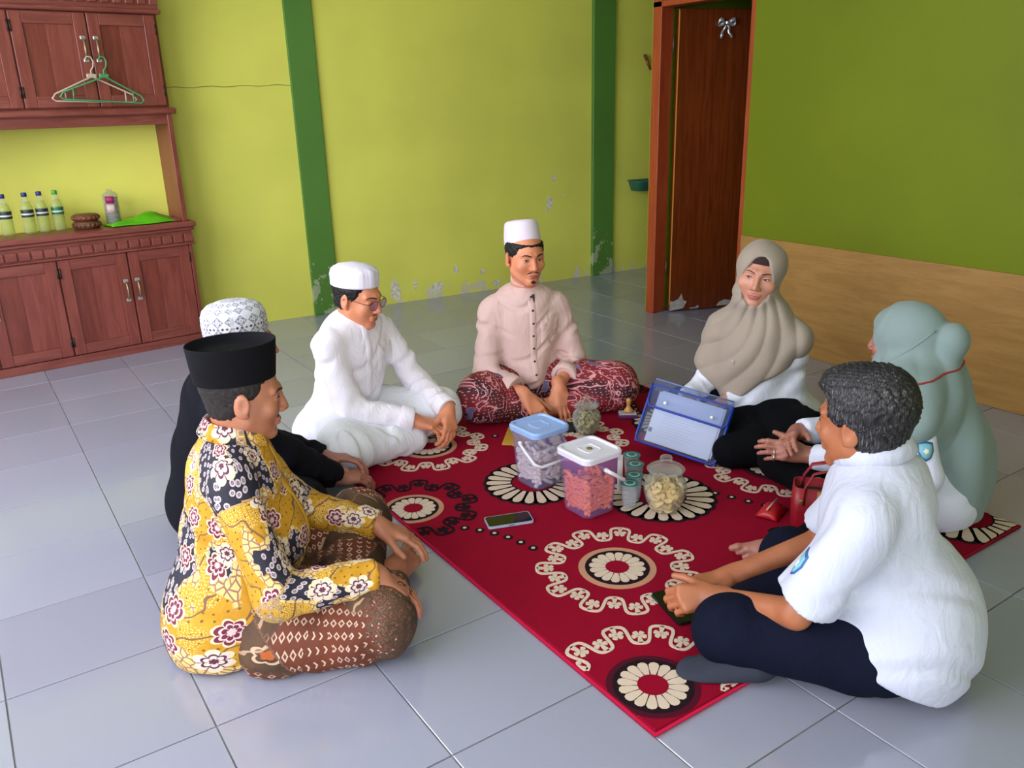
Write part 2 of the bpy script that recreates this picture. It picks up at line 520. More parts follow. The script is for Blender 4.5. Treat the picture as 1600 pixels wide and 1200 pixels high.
# floor: grout bed with single tiles
floor = MB().span((-2.05, FRONT_Y - 0.1, -0.06), (5.7, 4.3, -0.0035)).build('floor', var_mat('grout', (128, 128, 126), 0.9, 0.2, 8.0))
tag(floor, kind='structure')
TM = Mat('white_glazed_tile', srgb(196, 199, 205), 0.13)
_ri = TM.nt.nodes.new('ShaderNodeObjectInfo'); _rv = E_(TM.nt, _ri.outputs['Random'])
_c = TM.coord(); _n = TM.noise(_c, 3.0, 4.0); _d = TM.noise(_c, 34.0, 4.0)
_col = TM.mix(_rv, srgb(144, 147, 165), srgb(154, 157, 175)); _col = TM.mix(_d.step(0.66, 0.80) * 0.25, _col, srgb(150, 150, 148))
TM.set('Base Color', _col); TM.set('Roughness', _n * 0.14 + 0.07); TM.set('IOR', 1.85)
tile0 = MB().box((0, 0, -0.004), (0.3962, 0.3962, 0.008), 0.0012)
tile0 = tile0.build('tile', TM.m, floor); first = True
for i in range(-5, 14):
    for j in range(-7, 10):
        x, y = (i + 0.5) * 0.4, (j + 0.5) * 0.4
        if i >= 9 and j < 3: continue
        t = tile0 if first else clone(tile0, floor); first = False
        t.location = (x, y, random.uniform(-0.0004, 0.0004))
# back wall, running very slightly askew to the tiles
wa = math.atan(-0.0846)
wall_back = MB().box((0, 0.06, 1.45), (8.2, 0.12, 2.9)).build('wall_back', LIME, None, loc=(1.8, BW(1.8), 0), rz=wa)
tag(wall_back, kind='structure')
for x0, x1, d in ((1.690, 1.868, 0.022), (3.985, 4.185, 0.030)):
    xc = (x0 + x1) / 2
    c = MB().box((0, -d / 2 + 0.03, 1.45), (x1 - x0, d + 0.06, 2.9), 0.004).build('column', GREEN, wall_back)
    c.location = ((xc - 1.8) / math.cos(wa), 0, 0)
# hairline crack and scars on the plaster
crk = MB(); pts = [(-0.86 + 0.77 * i / 14, 0.0, 1.492 + 0.004 * math.sin(i * 1.7) + 0.0004 * i) for i in range(15)]
crk.tube(pts, 0.0022, 5); crk.build('plaster_crack', simple('crack_dark', (112, 118, 40), 0.9), wall_back)
SCAR = var_mat('bare_plaster', (208, 204, 182), 0.9, 0.25, 40.0)
def blob(cx, cz, w, h, n, seed):
    r = random.Random(seed); return [(cx + w * math.cos(t) * r.uniform(0.55, 1.1), cz + h * math.sin(t) * r.uniform(0.55, 1.1)) for t in [2 * PI * k / n for k in range(n)]]
for k, (wx, z, w, h) in enumerate(((3.60, 0.62, 0.032, 0.055), (3.64, 0.80, 0.022, 0.030), (3.74, 0.66, 0.014, 0.012), (3.58, 0.56, 0.02, 0.014), (2.29, 0.10, 0.05, 0.09), (2.62, 0.07, 0.06, 0.05), (2.78, 0.19, 0.022, 0.035), (3.00, 0.15, 0.03, 0.03), (2.45, 0.12, 0.02, 0.05), (3.12, 0.05, 0.05, 0.03))):
    M_ = Matrix(((1, 0, 0, 0), (0, 0, -1, 0), (0, 1, 0, 0), (0, 0, 0, 1)))
    MB().prism(blob((wx - 1.8) / math.cos(wa), z, w, h, 13, k), -0.001, 0.0012, M_).build('bare_plaster_patch', SCAR, wall_back)
# right wall with the doorway, its far end and the wall of the next room
DY0, DY1, DX = 1.565, 2.247, 3.487
wall_right = MB().span((3.46, FRONT_Y, 0), (3.58, DY0 - 0.055, 2.9)).span((3.46, DY0 - 0.055, 1.93), (3.58, 2.32, 2.9)).build('wall_right', LIME_SHADED)
tag(wall_right, kind='structure')
PLY = wood('plywood', (150, 110, 52), (168, 126, 66), (0.6, 0.6, 5.0), 0.5, 4.0, 0.06)
for y0, y1 in ((-0.93, DY0 - 0.058), (-2.74, -0.932)):
    MB().span((3.449, y0, 0.001), (3.460, y1, 0.606), 0.001).build('plywood_panel', PLY, wall_right)
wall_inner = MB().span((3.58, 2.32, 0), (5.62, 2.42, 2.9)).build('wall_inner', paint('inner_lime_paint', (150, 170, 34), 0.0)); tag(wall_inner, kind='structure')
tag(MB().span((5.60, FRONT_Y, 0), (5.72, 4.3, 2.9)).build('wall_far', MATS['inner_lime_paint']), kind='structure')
tag(MB().span((-2.05, FRONT_Y - 0.1, 2.9), (5.72, 4.3, 3.0)).build('ceiling', CEIL), kind='structure')
fw = MB(); xs = [LEFT_X - 0.1]
for x0, x1, z0, z1 in OPENINGS:
    fw.span((xs[-1], FRONT_Y - 0.12, 0), (x0, FRONT_Y, 2.9)); fw.span((x0, FRONT_Y - 0.12, z1), (x1, FRONT_Y, 2.9))
    if z0 > 0: fw.span((x0, FRONT_Y - 0.12, 0), (x1, FRONT_Y, z0))
    xs.append(x1)
fw.span((xs[-1], FRONT_Y - 0.12, 0), (5.72, FRONT_Y, 2.9))
tag(fw.build('wall_front', paint('front_wall_paint', (176, 190, 60), 0.0)), kind='structure')
lw = MB(); y0, y1, z0, z1 = SIDE_OPENING
lw.span((LEFT_X - 0.12, FRONT_Y, 0), (LEFT_X, y0, 2.9)).span((LEFT_X - 0.12, y1, 0), (LEFT_X, 4.2, 2.9)).span((LEFT_X - 0.12, y0, 0), (LEFT_X, y1, z0)).span((LEFT_X - 0.12, y0, z1), (LEFT_X, y1, 2.9))
tag(lw.build('wall_left', MATS['front_wall_paint']), kind='structure')
tag(MB().span((-14, -16, -0.3), (14, FRONT_Y - 0.12, -0.06)).build('ground', var_mat('yard_concrete', (150, 146, 138), 0.9, 0.15, 2.0)), kind='structure')  # unseen ground outside, added to bounce daylight into the room
# door: frame, leaf swung into the next room
FR = wood('red_brown_frame', (150, 60, 28), (166, 72, 36), (5, 5, 0.6), 0.4, 6.0)
LEAF = wood('brown_veneer', (92, 40, 14), (114, 52, 20), (7.0, 7.0, 0.45), 0.22, 6.0, 0.05)
door = empty('door_1', (DX, DY1, 0)); tag(door, kind='structure')
MB().span((0, 0, 0), (0.10, 0.073, 1.93), 0.003).build('door_post', FR, door)
MB().span((0, -(DY1 - DY0) - 0.052, 0), (0.10, -(DY1 - DY0), 1.93), 0.003).build('door_post', FR, door)
MB().span((0, -(DY1 - DY0) - 0.052, 1.872), (0.10, 0.073, 1.905), 0.003).build('door_head', FR, door)
MB().span((0.01, -(DY1 - DY0) - 0.052, 1.905), (0.05, 0.073, 2.02), 0.003).build('transom_board', GREEN, door)
la = math.atan2(-0.37, 0.93)
leaf = MB().box((0.335, 0.0, 0.935), (0.67, 0.036, 1.855), 0.002).build('door_leaf', LEAF, door); leaf.location = (0.115, -0.022, 0); leaf.rotation_euler = (0, 0, la)
MB().box((0.002, -0.017, 0.95), (0.006, 0.006, 1.80)).build('edge_strip', simple('bare_edge_wood', (206, 140, 52), 0.6), leaf)
CHIP = var_mat('torn_veneer', (176, 170, 164), 0.9, 0.2, 30.0)
def chip(pts, y=-0.0185):
    M_ = Matrix(((1, 0, 0, 0), (0, 0, 1, y), (0, 1, 0, 0), (0, 0, 0, 1)))
    return MB().prism(pts, -0.001, 0.001, M_).build('torn_veneer', CHIP, leaf)
chip([(0.006, 0.008), (0.10, 0.02), (0.125, 0.065), (0.10, 0.075), (0.085, 0.12), (0.065, 0.085), (0.03, 0.07), (0.008, 0.075)])
chip([(0.15, 0.012), (0.21, 0.014), (0.215, 0.03), (0.20, 0.032), (0.19, 0.022), (0.15, 0.02)])
chip([(0.34, 0.02), (0.44, 0.02), (0.45, 0.05), (0.40, 0.058), (0.36, 0.045)])
for z in (0.25, 1.62): MB().lathe([(0, 0), (0.006, 0), (0.006, 0.09), (0, 0.09)], 10, (0.098, -0.008, z)).build('hinge', simple('old_hinge', (110, 84, 66), 0.5, Metallic=0.6), door, True)
# silver bow tied near the top of the door leaf
bow = empty('ribbon_bow', (3.875, 2.090, 1.775)); tag(bow, 'silver gift ribbon bow fixed near the top of the brown door', 'ribbon')
bow.rotation_euler = (0, 0, la)
SILV = simple('silver_ribbon', (206, 208, 206), 0.25, Metallic=0.55)
for s in (1, -1):
    G = [[(s * (0.012 + 0.045 * math.sin(PI * i / 10)) if True else 0, -0.012 - 0.012 * math.sin(2 * PI * i / 10) + 0.012 * (w - 1) * 0, 0.028 * math.sin(2 * PI * i / 10) * 0.5 + 0.010 + (w - 0.5) * 0.022) for w in (0, 1)] for i in range(11)]
    MB().sheet(G, 0.0012).build('bow_loop', SILV, bow, True)
    G = [[(s * (0.006 + 0.030 * (i / 8)) + (w - 0.5) * 0.018 + 0.004 * math.sin(i), -0.010 - 0.004 * math.sin(i * 1.3), -0.005 - 0.075 * i / 8) for w in (0, 1)] for i in range(9)]
    MB().sheet(G, 0.0012).build('bow_tail', SILV, bow, True)
MB().box((0, -0.016, 0.006), (0.022, 0.018, 0.020), 0.005).build('bow_knot', SILV, bow)
# things on the corridor wall
tub = MB(); ring = lambda z, w, d, r: [(x, y, z) for x, y in rounded(w, d, r)]
loft(tub, [ring(0.0, 0.20, 0.14, 0.04), ring(0.07, 0.24, 0.17, 0.045), ring(0.075, 0.26, 0.19, 0.05), ring(0.08, 0.25, 0.18, 0.05), ring(0.075, 0.225, 0.155, 0.04), ring(0.012, 0.19, 0.13, 0.035)])
o = tub.build('wash_basin', var_mat('teal_plastic', (48, 112, 96), 0.4, 0.1), None, True, loc=(4.43, BW(4.43) - 0.095, 0.66), rz=wa)
tag(o, 'small teal basin fixed to the dark corridor wall', 'basin')
o = MB().tube([(0, 0, 0), (0.005, -0.03, -0.05), (0.02, -0.05, -0.11)], [0.012, 0.013, 0.010], 10).build('wall_peg', wood('peg_wood', (112, 52, 26), (128, 64, 34)), None, True, loc=(4.475, BW(4.475) - 0.008, 1.68))
tag(o, 'short red-brown wooden peg on the corridor wall', 'peg')
# ------------------------------------------------------------------ sideboard with wall unit
CW = wood('reddish_teak', (118, 54, 44), (138, 70, 58), (5.0, 5.0, 0.55), 0.38, 6.0, 0.2)
CWD = wood('reddish_teak_dark', (104, 44, 33), (124, 58, 46), (5.0, 5.0, 0.55), 0.36, 6.0, 0.2)
CWH = wood('reddish_teak_rail', (116, 54, 45), (138, 74, 62), (0.6, 5.0, 5.0), 0.38, 6.0, 0.2)
CA = math.radians(5.0); CO = Vector((0.91, 3.52, 0))
HANDLE_PLATE = simple('handle_nickel', (206, 204, 198), 0.3, Metallic=0.75); HANDLE_BAR = simple('handle_brass', (150, 128, 98), 0.35, Metallic=0.7)
cab = empty('sideboard', CO, CA); tag(cab, 'reddish brown wooden sideboard with panelled doors and a raised upper unit', 'cabinet')
W, D = 1.49, 0.255
def part(name, a, b, mat=CW, parent=cab, bevel=0.002):
    return MB().span(a, b, bevel).build(name, mat, parent)
part('body', (-W, 0.022, 0.05), (-0.006, D, 0.70), CWD); part('plinth', (-W, 0.004, 0.0), (0.0, D, 0.05), CWH)
part('side_panel', (-0.020, 0.0, 0.05), (0.0, D, 0.61)); part('side_panel', (-W, 0.0, 0.05), (-W + 0.02, D, 0.61))
part('top_board', (-W - 0.02, -0.030, 0.706), (0.030, D, 0.738), CWH, bevel=0.006)
part('cornice', (-W - 0.012, -0.018, 0.686), (0.020, D, 0.706), CWH, bevel=0.005); part('frieze', (-W, -0.002, 0.612), (0.008, D, 0.686), CWH)
part('moulding', (-W - 0.008, -0.012, 0.600), (0.020, D, 0.612), CWH, bevel=0.004)
for k in range(24): part('dentil', (-W + 0.01 + k * 0.0625, -0.013, 0.620), (-W + 0.062 + k * 0.0625, -0.001, 0.668), CWH, bevel=0.003)
def pull(parent, x, y, z):
    for s in (-1, 1): MB().box((x, y - 0.003, z + s * 0.056), (0.026, 0.005, 0.020), 0.003).build('handle_plate', HANDLE_PLATE, parent)
    MB().tube([(x, y - 0.004, z - 0.05), (x, y - 0.020, z - 0.04), (x, y - 0.026, z), (x, y - 0.020, z + 0.04), (x, y - 0.004, z + 0.05)], [0.0045, 0.006, 0.0075, 0.006, 0.0045], 8).build('handle', HANDLE_BAR, parent, True)
def cdoor(x0, x1, z0, z1, hs, y=0.0):
    d = empty('door', (0, 0, 0)); d.parent = cab
    st = 0.062; g = 0.002
    for a, b in ((x0 + g, x0 + st), (x1 - st, x1 - g)): MB().span((a, y, z0), (b, y + 0.022, z1), 0.0025).build('stile', CW, d)
    for a, b in ((z0, z0 + st * 0.95), (z1 - st * 0.95, z1)): MB().span((x0 + st, y + 0.0005, a), (x1 - st, y + 0.022, b), 0.0025).build('rail', CWH, d)
    xm = x0 + (x1 - x0) * 0.46
    for a, b in ((x0 + st, xm), (xm, x1 - st)): MB().span((a, y + 0.009, z0 + st * 0.95), (b, y + 0.020, z1 - st * 0.95), 0.001).build('panel', CWD if a == x0 + st else CW, d)
    xh = x0 + 0.030 if hs < 0 else x1 - 0.030
    pull(d, xh, y, z0 + (z1 - z0) * (0.60 if z0 < 1 else 0.62))
    xo = x1 - 0.004 if hs < 0 else x0 + 0.004
    for z in (z0 + 0.05, z1 - 0.10): MB().lathe([(0, 0), (0.005, 0), (0.005, 0.055), (0, 0.055)], 8, (xo, y - 0.002, z)).build('hinge', simple('dark_hinge', (60, 40, 34), 0.5, Metallic=0.5), d, True)
for x0, x1, hs in ((-0.375, -0.022, -1), (-0.742, -0.379, 1), (-1.110, -0.746, -1), (-1.470, -1.114, 1)):
    cdoor(x0, x1, 0.055, 0.598, hs); cdoor(x0, x1, 1.392, 1.862, hs)
part('upper_body', (-W, 0.022, 1.375), (-0.006, D, 2.05), CWD)
part('upper_shelf', (-W - 0.015, -0.020, 1.345), (0.018, D, 1.380), CWH, bevel=0.008); part('upper_apron', (-W, 0.012, 1.290), (-0.028, 0.034, 1.345), CWH)
part('upper_moulding', (-W - 0.012, -0.016, 1.868), (0.012, D, 1.892), CWH, bevel=0.006); part('upper_frieze', (-W, 0.0, 1.892), (0.004, D, 2.05), CWH)
for k in range(24): part('dentil', (-W + 0.012 + k * 0.0625, -0.011, 1.915), (-W + 0.055 + k * 0.0625, 0.001, 1.965), CWH, bevel=0.003)
part('side_post', (-0.032, 0.004, 0.738), (-0.006, D, 1.345)); part('side_post', (-W + 0.006, 0.004, 0.738), (-W + 0.032, D, 1.345))
part('foot_block', (-0.075, 0.03, 0.738), (-0.032, D - 0.03, 0.752), CWH, bevel=0.004)
def cabw(x, y, z):
    return (CO.x + x * math.cos(CA) - y * math.sin(CA), CO.y + x * math.sin(CA) + y * math.cos(CA), z)
# coat hangers hooked on the upper handles
def hanger(x, mat, label, tilt, dx, yy):
    e = empty('coat_hanger', cabw(x, yy, 1.545), CA); tag(e, label, 'hanger', 'coat hangers on the cabinet handles')
    sh = [(-0.215 + dx, 0, -0.115), (-0.20 + dx, 0, -0.092), (0, 0, 0.0), (0.19 + dx, 0, -0.088), (0.205 + dx, 0, -0.112), (0.19 + dx, 0, -0.128), (-0.20 + dx, 0, -0.126)]
    MB().tube(sh, 0.0048, 8, True).build('shoulder_frame', mat, e, True)
    MB().tube([(0, 0, 0), (0, 0, 0.03), (0.014, 0, 0.05), (0.018, 0, 0.075), (0.008, 0, 0.098), (-0.012, 0, 0.100), (-0.022, 0, 0.080)], 0.0042, 8).build('hook', mat, e, True)
    MB().box((0, 0, 0.004), (0.05, 0.010, 0.022), 0.004).build('neck_block', mat, e)
    for s in (-1, 1): MB().tube([(s * 0.15 + dx, 0, -0.068), (s * 0.15 + dx, 0, -0.126)], 0.004, 8).build('strut', mat, e, True)
    e.rotation_euler = (0, math.radians(tilt), CA)
hanger(-0.405, simple('pale_hanger', (186, 170, 150), 0.45), 'pale beige plastic coat hanger hooked on the left upper cabinet handle', 2, 0.01, -0.030)
hanger(-0.345, simple('green_hanger', (72, 142, 84), 0.45), 'green plastic coat hanger hooked on the right upper cabinet handle', 4, -0.01, -0.042)
# bottles on the sideboard
def glassy(name, tint, alpha, rough=0.06, spec=0.5, edge=0.16, body=None):
    if name in MATS: return MATS[name]
    m = bpy.data.materials.new(name); m.use_nodes = True; nt = m.node_tree; nt.nodes.clear()
    out = nt.nodes.new('ShaderNodeOutputMaterial'); tr = nt.nodes.new('ShaderNodeBsdfTransparent'); pb = nt.nodes.new('ShaderNodeBsdfPrincipled'); mx = nt.nodes.new('ShaderNodeMixShader')
    lw_ = nt.nodes.new('ShaderNodeLayerWeight'); lw_.inputs[0].default_value = 0.35
    ma = nt.nodes.new('ShaderNodeMath'); ma.operation = 'MULTIPLY_ADD'; nt.links.new(lw_.outputs['Facing'], ma.inputs[0]); ma.inputs[1].default_value = edge; ma.inputs[2].default_value = alpha
    tr.inputs[0].default_value = srgb(*tint); pb.inputs['Base Color'].default_value = srgb(*(body or tint)); pb.inputs['Roughness'].default_value = rough; pb.inputs['Specular IOR Level'].default_value = spec
    nt.links.new(ma.outputs[0], mx.inputs[0]); nt.links.new(tr.outputs[0], mx.inputs[1]); nt.links.new(pb.outputs[0], mx.inputs[2]); nt.links.new(mx.outputs[0], out.inputs[0])
    MATS[name] = m
    return m
PET = glassy('clear_pet', (246, 248, 246), 0.08)
LIQ = glassy('pale_yellow_green_drink', (244, 248, 200), 0.25, 0.1, body=(214, 226, 96))
def bottle(x, y, label, cap, sleeve_rgb, h=0.222):
    e = empty('water_bottle', cabw(x, y, 0.738)); tag(e, label, 'bottle', 'plastic bottles on the sideboard')
    s = h / 0.222
    MB().lathe([(0, 0.002), (0.024, 0.0), (0.031, 0.006), (0.031, 0.05), (0.0295, 0.056), (0.031, 0.062), (0.031, 0.135), (0.029, 0.150), (0.020, 0.175), (0.0125, 0.192), (0.0125, 0.205)], 24).build('bottle_body', PET, e, True)
    MB().lathe([(0, 0.004), (0.029, 0.006), (0.029, 0.06), (0.029, 0.135), (0.027, 0.150), (0.018, 0.172), (0, 0.173)], 20).build('drink', LIQ, e, True)
    MB().lathe([(0.0316, 0.092), (0.0318, 0.093), (0.0318, 0.130), (0.0316, 0.131)], 24).build('label', simple('label_%d_%d_%d' % sleeve_rgb, sleeve_rgb, 0.5), e, True)
    MB().lathe([(0.0320, 0.104), (0.0321, 0.105), (0.0321, 0.112), (0.0320, 0.113)], 24).build('label_stripe', simple('label_print', (190, 200, 196), 0.5), e, True)
    MB().lathe([(0.0135, 0.200), (0.0145, 0.201), (0.0145, 0.219), (0.013, 0.222), (0, 0.222)], 20).build('bottle_cap', simple('cap_%d_%d_%d' % cap, cap, 0.4), e, True)
bottle(-0.915, 0.165, 'leftmost clear bottle with navy cap and dark label on the sideboard', (34, 44, 110), (34, 44, 44))
bottle(-0.808, 0.165, 'clear bottle with navy cap, second from the left on the sideboard', (34, 44, 110), (34, 44, 44))
bottle(-0.735, 0.170, 'clear bottle with navy cap, right beside the green-capped bottle', (34, 44, 110), (34, 44, 44))
bottle(-0.656, 0.175, 'clear bottle with green cap and green label on the sideboard', (70, 160, 60), (20, 104, 60))
# carved wooden box
bx = empty('carved_box', cabw(-0.525, 0.15, 0.738)); tag(bx, 'round carved brown wooden box with lid on the sideboard', 'box')
CARV = wood('carved_wood', (84, 48, 30), (118, 74, 44), (9, 9, 9), 0.5, 5.0, 0.5)
MB().lathe([(0, 0.0), (0.058, 0.0), (0.070, 0.008), (0.074, 0.022), (0.070, 0.036), (0.060, 0.044), (0, 0.044)], 28).build('box_body', CARV, bx, True)
MB().lathe([(0.056, 0.044), (0.070, 0.050), (0.073, 0.060), (0.070, 0.074), (0.060, 0.080), (0.030, 0.083), (0, 0.083)], 28).build('box_lid', CARV, bx, True)
for k in range(18):
    t = 2 * PI * k / 18
    MB().lathe([(0, 0.006), (0.007, 0.004), (0.009, 0), (0, -0.002)], 8, M=Matrix.Translation((0.071 * math.cos(t), 0.071 * math.sin(t), 0.062)) @ Vector((math.cos(t), math.sin(t), 0)).to_track_quat('Z', 'Y').to_matrix().to_4x4()).build('carved_knob', simple('red_brown_knob', (130, 60, 38), 0.5), bx, True)
    MB().lathe([(0, 0.005), (0.009, 0.003), (0.011, 0), (0, -0.002)], 8, M=Matrix.Translation((0.073 * math.cos(t + 0.17), 0.073 * math.sin(t + 0.17), 0.022)) @ Vector((math.cos(t), math.sin(t), 0)).to_track_quat('Z', 'Y').to_matrix().to_4x4()).build('carved_knob', CARV, bx, True)
# stack of plastic cups in a sleeve
cs = empty('cup_sleeve', cabw(-0.372, 0.17, 0.738)); tag(cs, 'clear sleeve of stacked plastic cups with a magenta label on the sideboard', 'cups')
cups = MB()
for k in range(11): cups.lathe([(0.030, 0.005 + k * 0.0145), (0.037, 0.016 + k * 0.0145), (0.039, 0.0165 + k * 0.0145), (0.0365, 0.018 + k * 0.0145)], 22)
cups.build('cup_stack', simple('cup_plastic', (196, 196, 190), 0.25), cs, True)
MB().lathe([(0.036, 0.002), (0.041, 0.006), (0.042, 0.10), (0.041, 0.176), (0.030, 0.186), (0.010, 0.196), (0.016, 0.206)], 18).build('sleeve_film', glassy('clear_film', (232, 232, 230), 0.10, 0.12), cs, True)
for z0, z1, c in ((0.128, 0.168, (150, 24, 84)), (0.075, 0.120, (206, 176, 170))):
    G = [[(0.0428 * math.cos(a), 0.0428 * math.sin(a), z) for z in (z0, z1)] for a in [-2.4 + 1.1 * i / 8 for i in range(9)]]
    MB().sheet(G, 0.0006).build('label', simple('cup_label_%d' % c[0], c, 0.5), cs, True)
# crumpled green bag
G = []
rr = random.Random(5)
for i in range(25):
    row = []
    for j in range(13):
        u, v = i / 24, j / 12
        e = math.sin(PI * u) ** 0.6 * math.sin(PI * v) ** 0.7
        z = 0.004 + e * (0.030 + 0.016 * math.sin(u * 9 + v * 5) + 0.012 * math.sin(v * 11 - u * 6) + (0.03 if u > 0.6 else 0) * math.sin(PI * (u - 0.6) / 0.4) * v) + 0.003 * rr.random() * e
        row.append((-0.19 + 0.38 * u + 0.010 * math.sin(v * 7 + u * 4), -0.085 + 0.17 * v + 0.012 * math.sin(u * 8 + v * 3), z))
    G.append(row)
o = MB().sheet(G, 0.001).build('plastic_bag', var_mat('bright_green_plastic', (86, 178, 20), 0.35, 0.12, 12.0), None, True, loc=cabw(-0.235, 0.115, 0.740), rz=CA)
tag(o, 'crumpled bright green plastic bag lying on the sideboard', 'bag')
# ------------------------------------------------------------------ carpet
CX0, CX1, CY0, CY1, CZ = 0.800, 2.410, -0.620, 1.500, 0.012
carpet = empty('carpet', ((CX0 + CX1) / 2, (CY0 + CY1) / 2, 0)); tag(carpet, 'red carpet with cream and black flower medallions on the tiled floor', 'carpet')
ox, oy = (CX0 + CX1) / 2, (CY0 + CY1) / 2
def pile(name, rgb, amt=0.18):
    M = Mat(name, srgb(*rgb), 0.95); c = M.coord(); a = srgb(*rgb); n = M.noise(c, 420.0, 2.0); m = M.noise(c, 16.0, 4.0)
    M.set('Base Color', M.mix(n * 0.6 + m * 0.4, tuple(x * (1 - amt) for x in a[:3]) + (1,), tuple(min(1, x * (1 + amt)) for x in a[:3]) + (1,)))
    M.set('Specular IOR Level', 0.15); M.bump(n, 0.6, 0.003); MATS[name] = M.m
    return M.m
P_RED, P_CRM, P_BLK, P_BGE, P_EDGE = pile('red_pile', (140, 0, 36)), pile('cream_pile', (212, 192, 172)), pile('black_pile', (30, 16, 24)), pile('beige_pile', (190, 140, 112)), pile('bound_red_edge', (172, 20, 56))
MB().span((CX0 - ox + 0.004, CY0 - oy + 0.004, 0.001), (CX1 - ox - 0.004, CY1 - oy - 0.004, CZ), 0.003).build('carpet_pile', P_RED, carpet)
MB().tube([(CX0 - ox, CY0 - oy, 0.006), (CX1 - ox, CY0 - oy, 0.006), (CX1 - ox, CY1 - oy, 0.006), (CX0 - ox, CY1 - oy, 0.006)], 0.006, 8, True).build('bound_edge', P_EDGE, carpet, True)
def inside(x, y, m=0.004): return CX0 + m < x + ox < CX1 - m and CY0 + m < y + oy < CY1 - m
class Flat:
    """pattern areas, woven a hair above the ground pile and clipped at the carpet's edge"""
    def __init__(s): s.mb = MB(); s.any = False
    def poly(s, pts, z):
        if not all(inside(x, y) for x, y in pts):
            pts = [(min(max(x, CX0 - ox + 0.005), CX1 - ox - 0.005), min(max(y, CY0 - oy + 0.005), CY1 - oy - 0.005)) for x, y in pts]
            a = sum(pts[i][0] * pts[i - 1][1] - pts[i - 1][0] * pts[i][1] for i in range(len(pts)))
            if abs(a) < 4e-5: return s
            q = [pts[0]]
            for t in pts[1:]:
                if abs(t[0] - q[-1][0]) + abs(t[1] - q[-1][1]) > 5e-4: q.append(t)
            if len(q) < 3: return s
            pts = q
        s.mb.prism(pts, CZ - 0.002, z); s.any = True
        return s
    def strip(s, pts, w, z, closed=True):
        n = len(pts)
        for i in range(n if closed else n - 1):
            a, b = pts[i], pts[(i + 1) % n]; p0 = pts[i - 1] if closed or i else a; p3 = pts[(i + 2) % n] if closed or i < n - 2 else b
            def nrm(u, v):
                dx, dy = v[0] - u[0], v[1] - u[1]; l = math.hypot(dx, dy) + 1e-9; return -dy / l * w / 2, dx / l * w / 2
            na, nb = nrm(p0, b), nrm(a, p3)
            q = [(a[0] + na[0], a[1] + na[1]), (a[0] - na[0], a[1] - na[1]), (b[0] - nb[0], b[1] - nb[1]), (b[0] + nb[0], b[1] + nb[1])]
            if all(inside(x, y) for x, y in q): s.mb.prism(q, CZ - 0.001, z); s.any = True
        return s
    def build(s, name, mat):
        return s.mb.build(name, mat, carpet) if s.any else None
circ = lambda cx, cy, r, n=40: [(cx + r * math.cos(2 * PI * k / n), cy + r * math.sin(2 * PI * k / n)) for k in range(n)]
def petal(cx, cy, t, r0, r1, w, n=5):
    c, s = math.cos(t), math.sin(t); out = []
    prof = [(r0, 0.35), (r0 + (r1 - r0) * 0.45, 0.8), (r0 + (r1 - r0) * 0.78, 1.0), (r0 + (r1 - r0) * 0.94, 0.7), (r1, 0.0)]
    L = [(r, w * f / 2) for r, f in prof]
    pts = L + [(r, -h) for r, h in L[-2::-1]]
    return [(cx + r * c - h * s, cy + r * s + h * c) for r, h in pts]
def wreath(cx, cy, r, mat, lobes=11, phase=0.0, w=0.0095, amp=0.040):
    f = Flat(); N = lobes * 22; pts = []
    for k in range(N):
        t = 2 * PI * k / N; ph = t * lobes
        sq = math.tanh(1.25 * math.sin(ph)) / 0.848; 
        tt = t + phase + 0.46 / lobes * -math.sin(2 * ph)
        rr = r + amp * sq
        pts.append((cx + rr * math.cos(tt), cy + rr * math.sin(tt)))
    f.strip(pts, w, CZ + 0.0022)
    for k in range(2 * lobes):
        t = phase + 2 * PI * (k + 0.5) / (2 * lobes); sgn = 1 if k % 2 == 0 else -1
        fx, fy = cx + (r + sgn * 0.006) * math.cos(t), cy + (r + sgn * 0.006) * math.sin(t)
        for a, l in ((0, 0.034), (1.25, 0.021), (-1.25, 0.021), (2.5, 0.020), (-2.5, 0.020)):
            f.poly(petal(fx, fy, t + (0 if sgn > 0 else PI) + a, 0.002, l, 0.015), CZ + 0.0022)
    return f.build('wreath_motif', mat)
def rosette(cx, cy, r_black, r_pet, r_red, ring=None, n=16, halo=False):
    if ring: Flat().poly(circ(cx, cy, ring), CZ + 0.0010).build('ring_motif', P_BGE)
    if halo: Flat().poly(circ(cx, cy, r_black * 1.16), CZ + 0.0010).build('halo_motif', pile('maroon_pile', (74, 12, 32)) if 'maroon_pile' not in MATS else MATS['maroon_pile'])
    Flat().poly(circ(cx, cy, r_black), CZ + 0.0018).build('disc_motif', P_BLK)
    f = Flat()
    for k in range(n): f.poly(petal(cx, cy, 2 * PI * k / n, r_red * 0.9, r_pet, 2 * PI * r_pet / n * 0.78), CZ + 0.0028)
    f.build('petal_motif', P_CRM)
    Flat().poly(circ(cx, cy, r_red, 24), CZ + 0.0032).build('centre_motif', P_RED)
def sunburst(cx, cy, r, n=22):
    f = Flat()
    for k in range(n): f.poly(petal(cx, cy, 2 * PI * k / n, r * 0.42, r * 1.0, 2 * PI * r / n * 1.16), CZ + 0.0012)
    f.build('burst_outline_motif', P_BLK)
    f = Flat()
    for k in range(n): f.poly(petal(cx, cy, 2 * PI * k / n, r * 0.45, r * 0.93, 2 * PI * r / n * 0.62), CZ + 0.0024)
    f.build('burst_ray_motif', P_CRM)
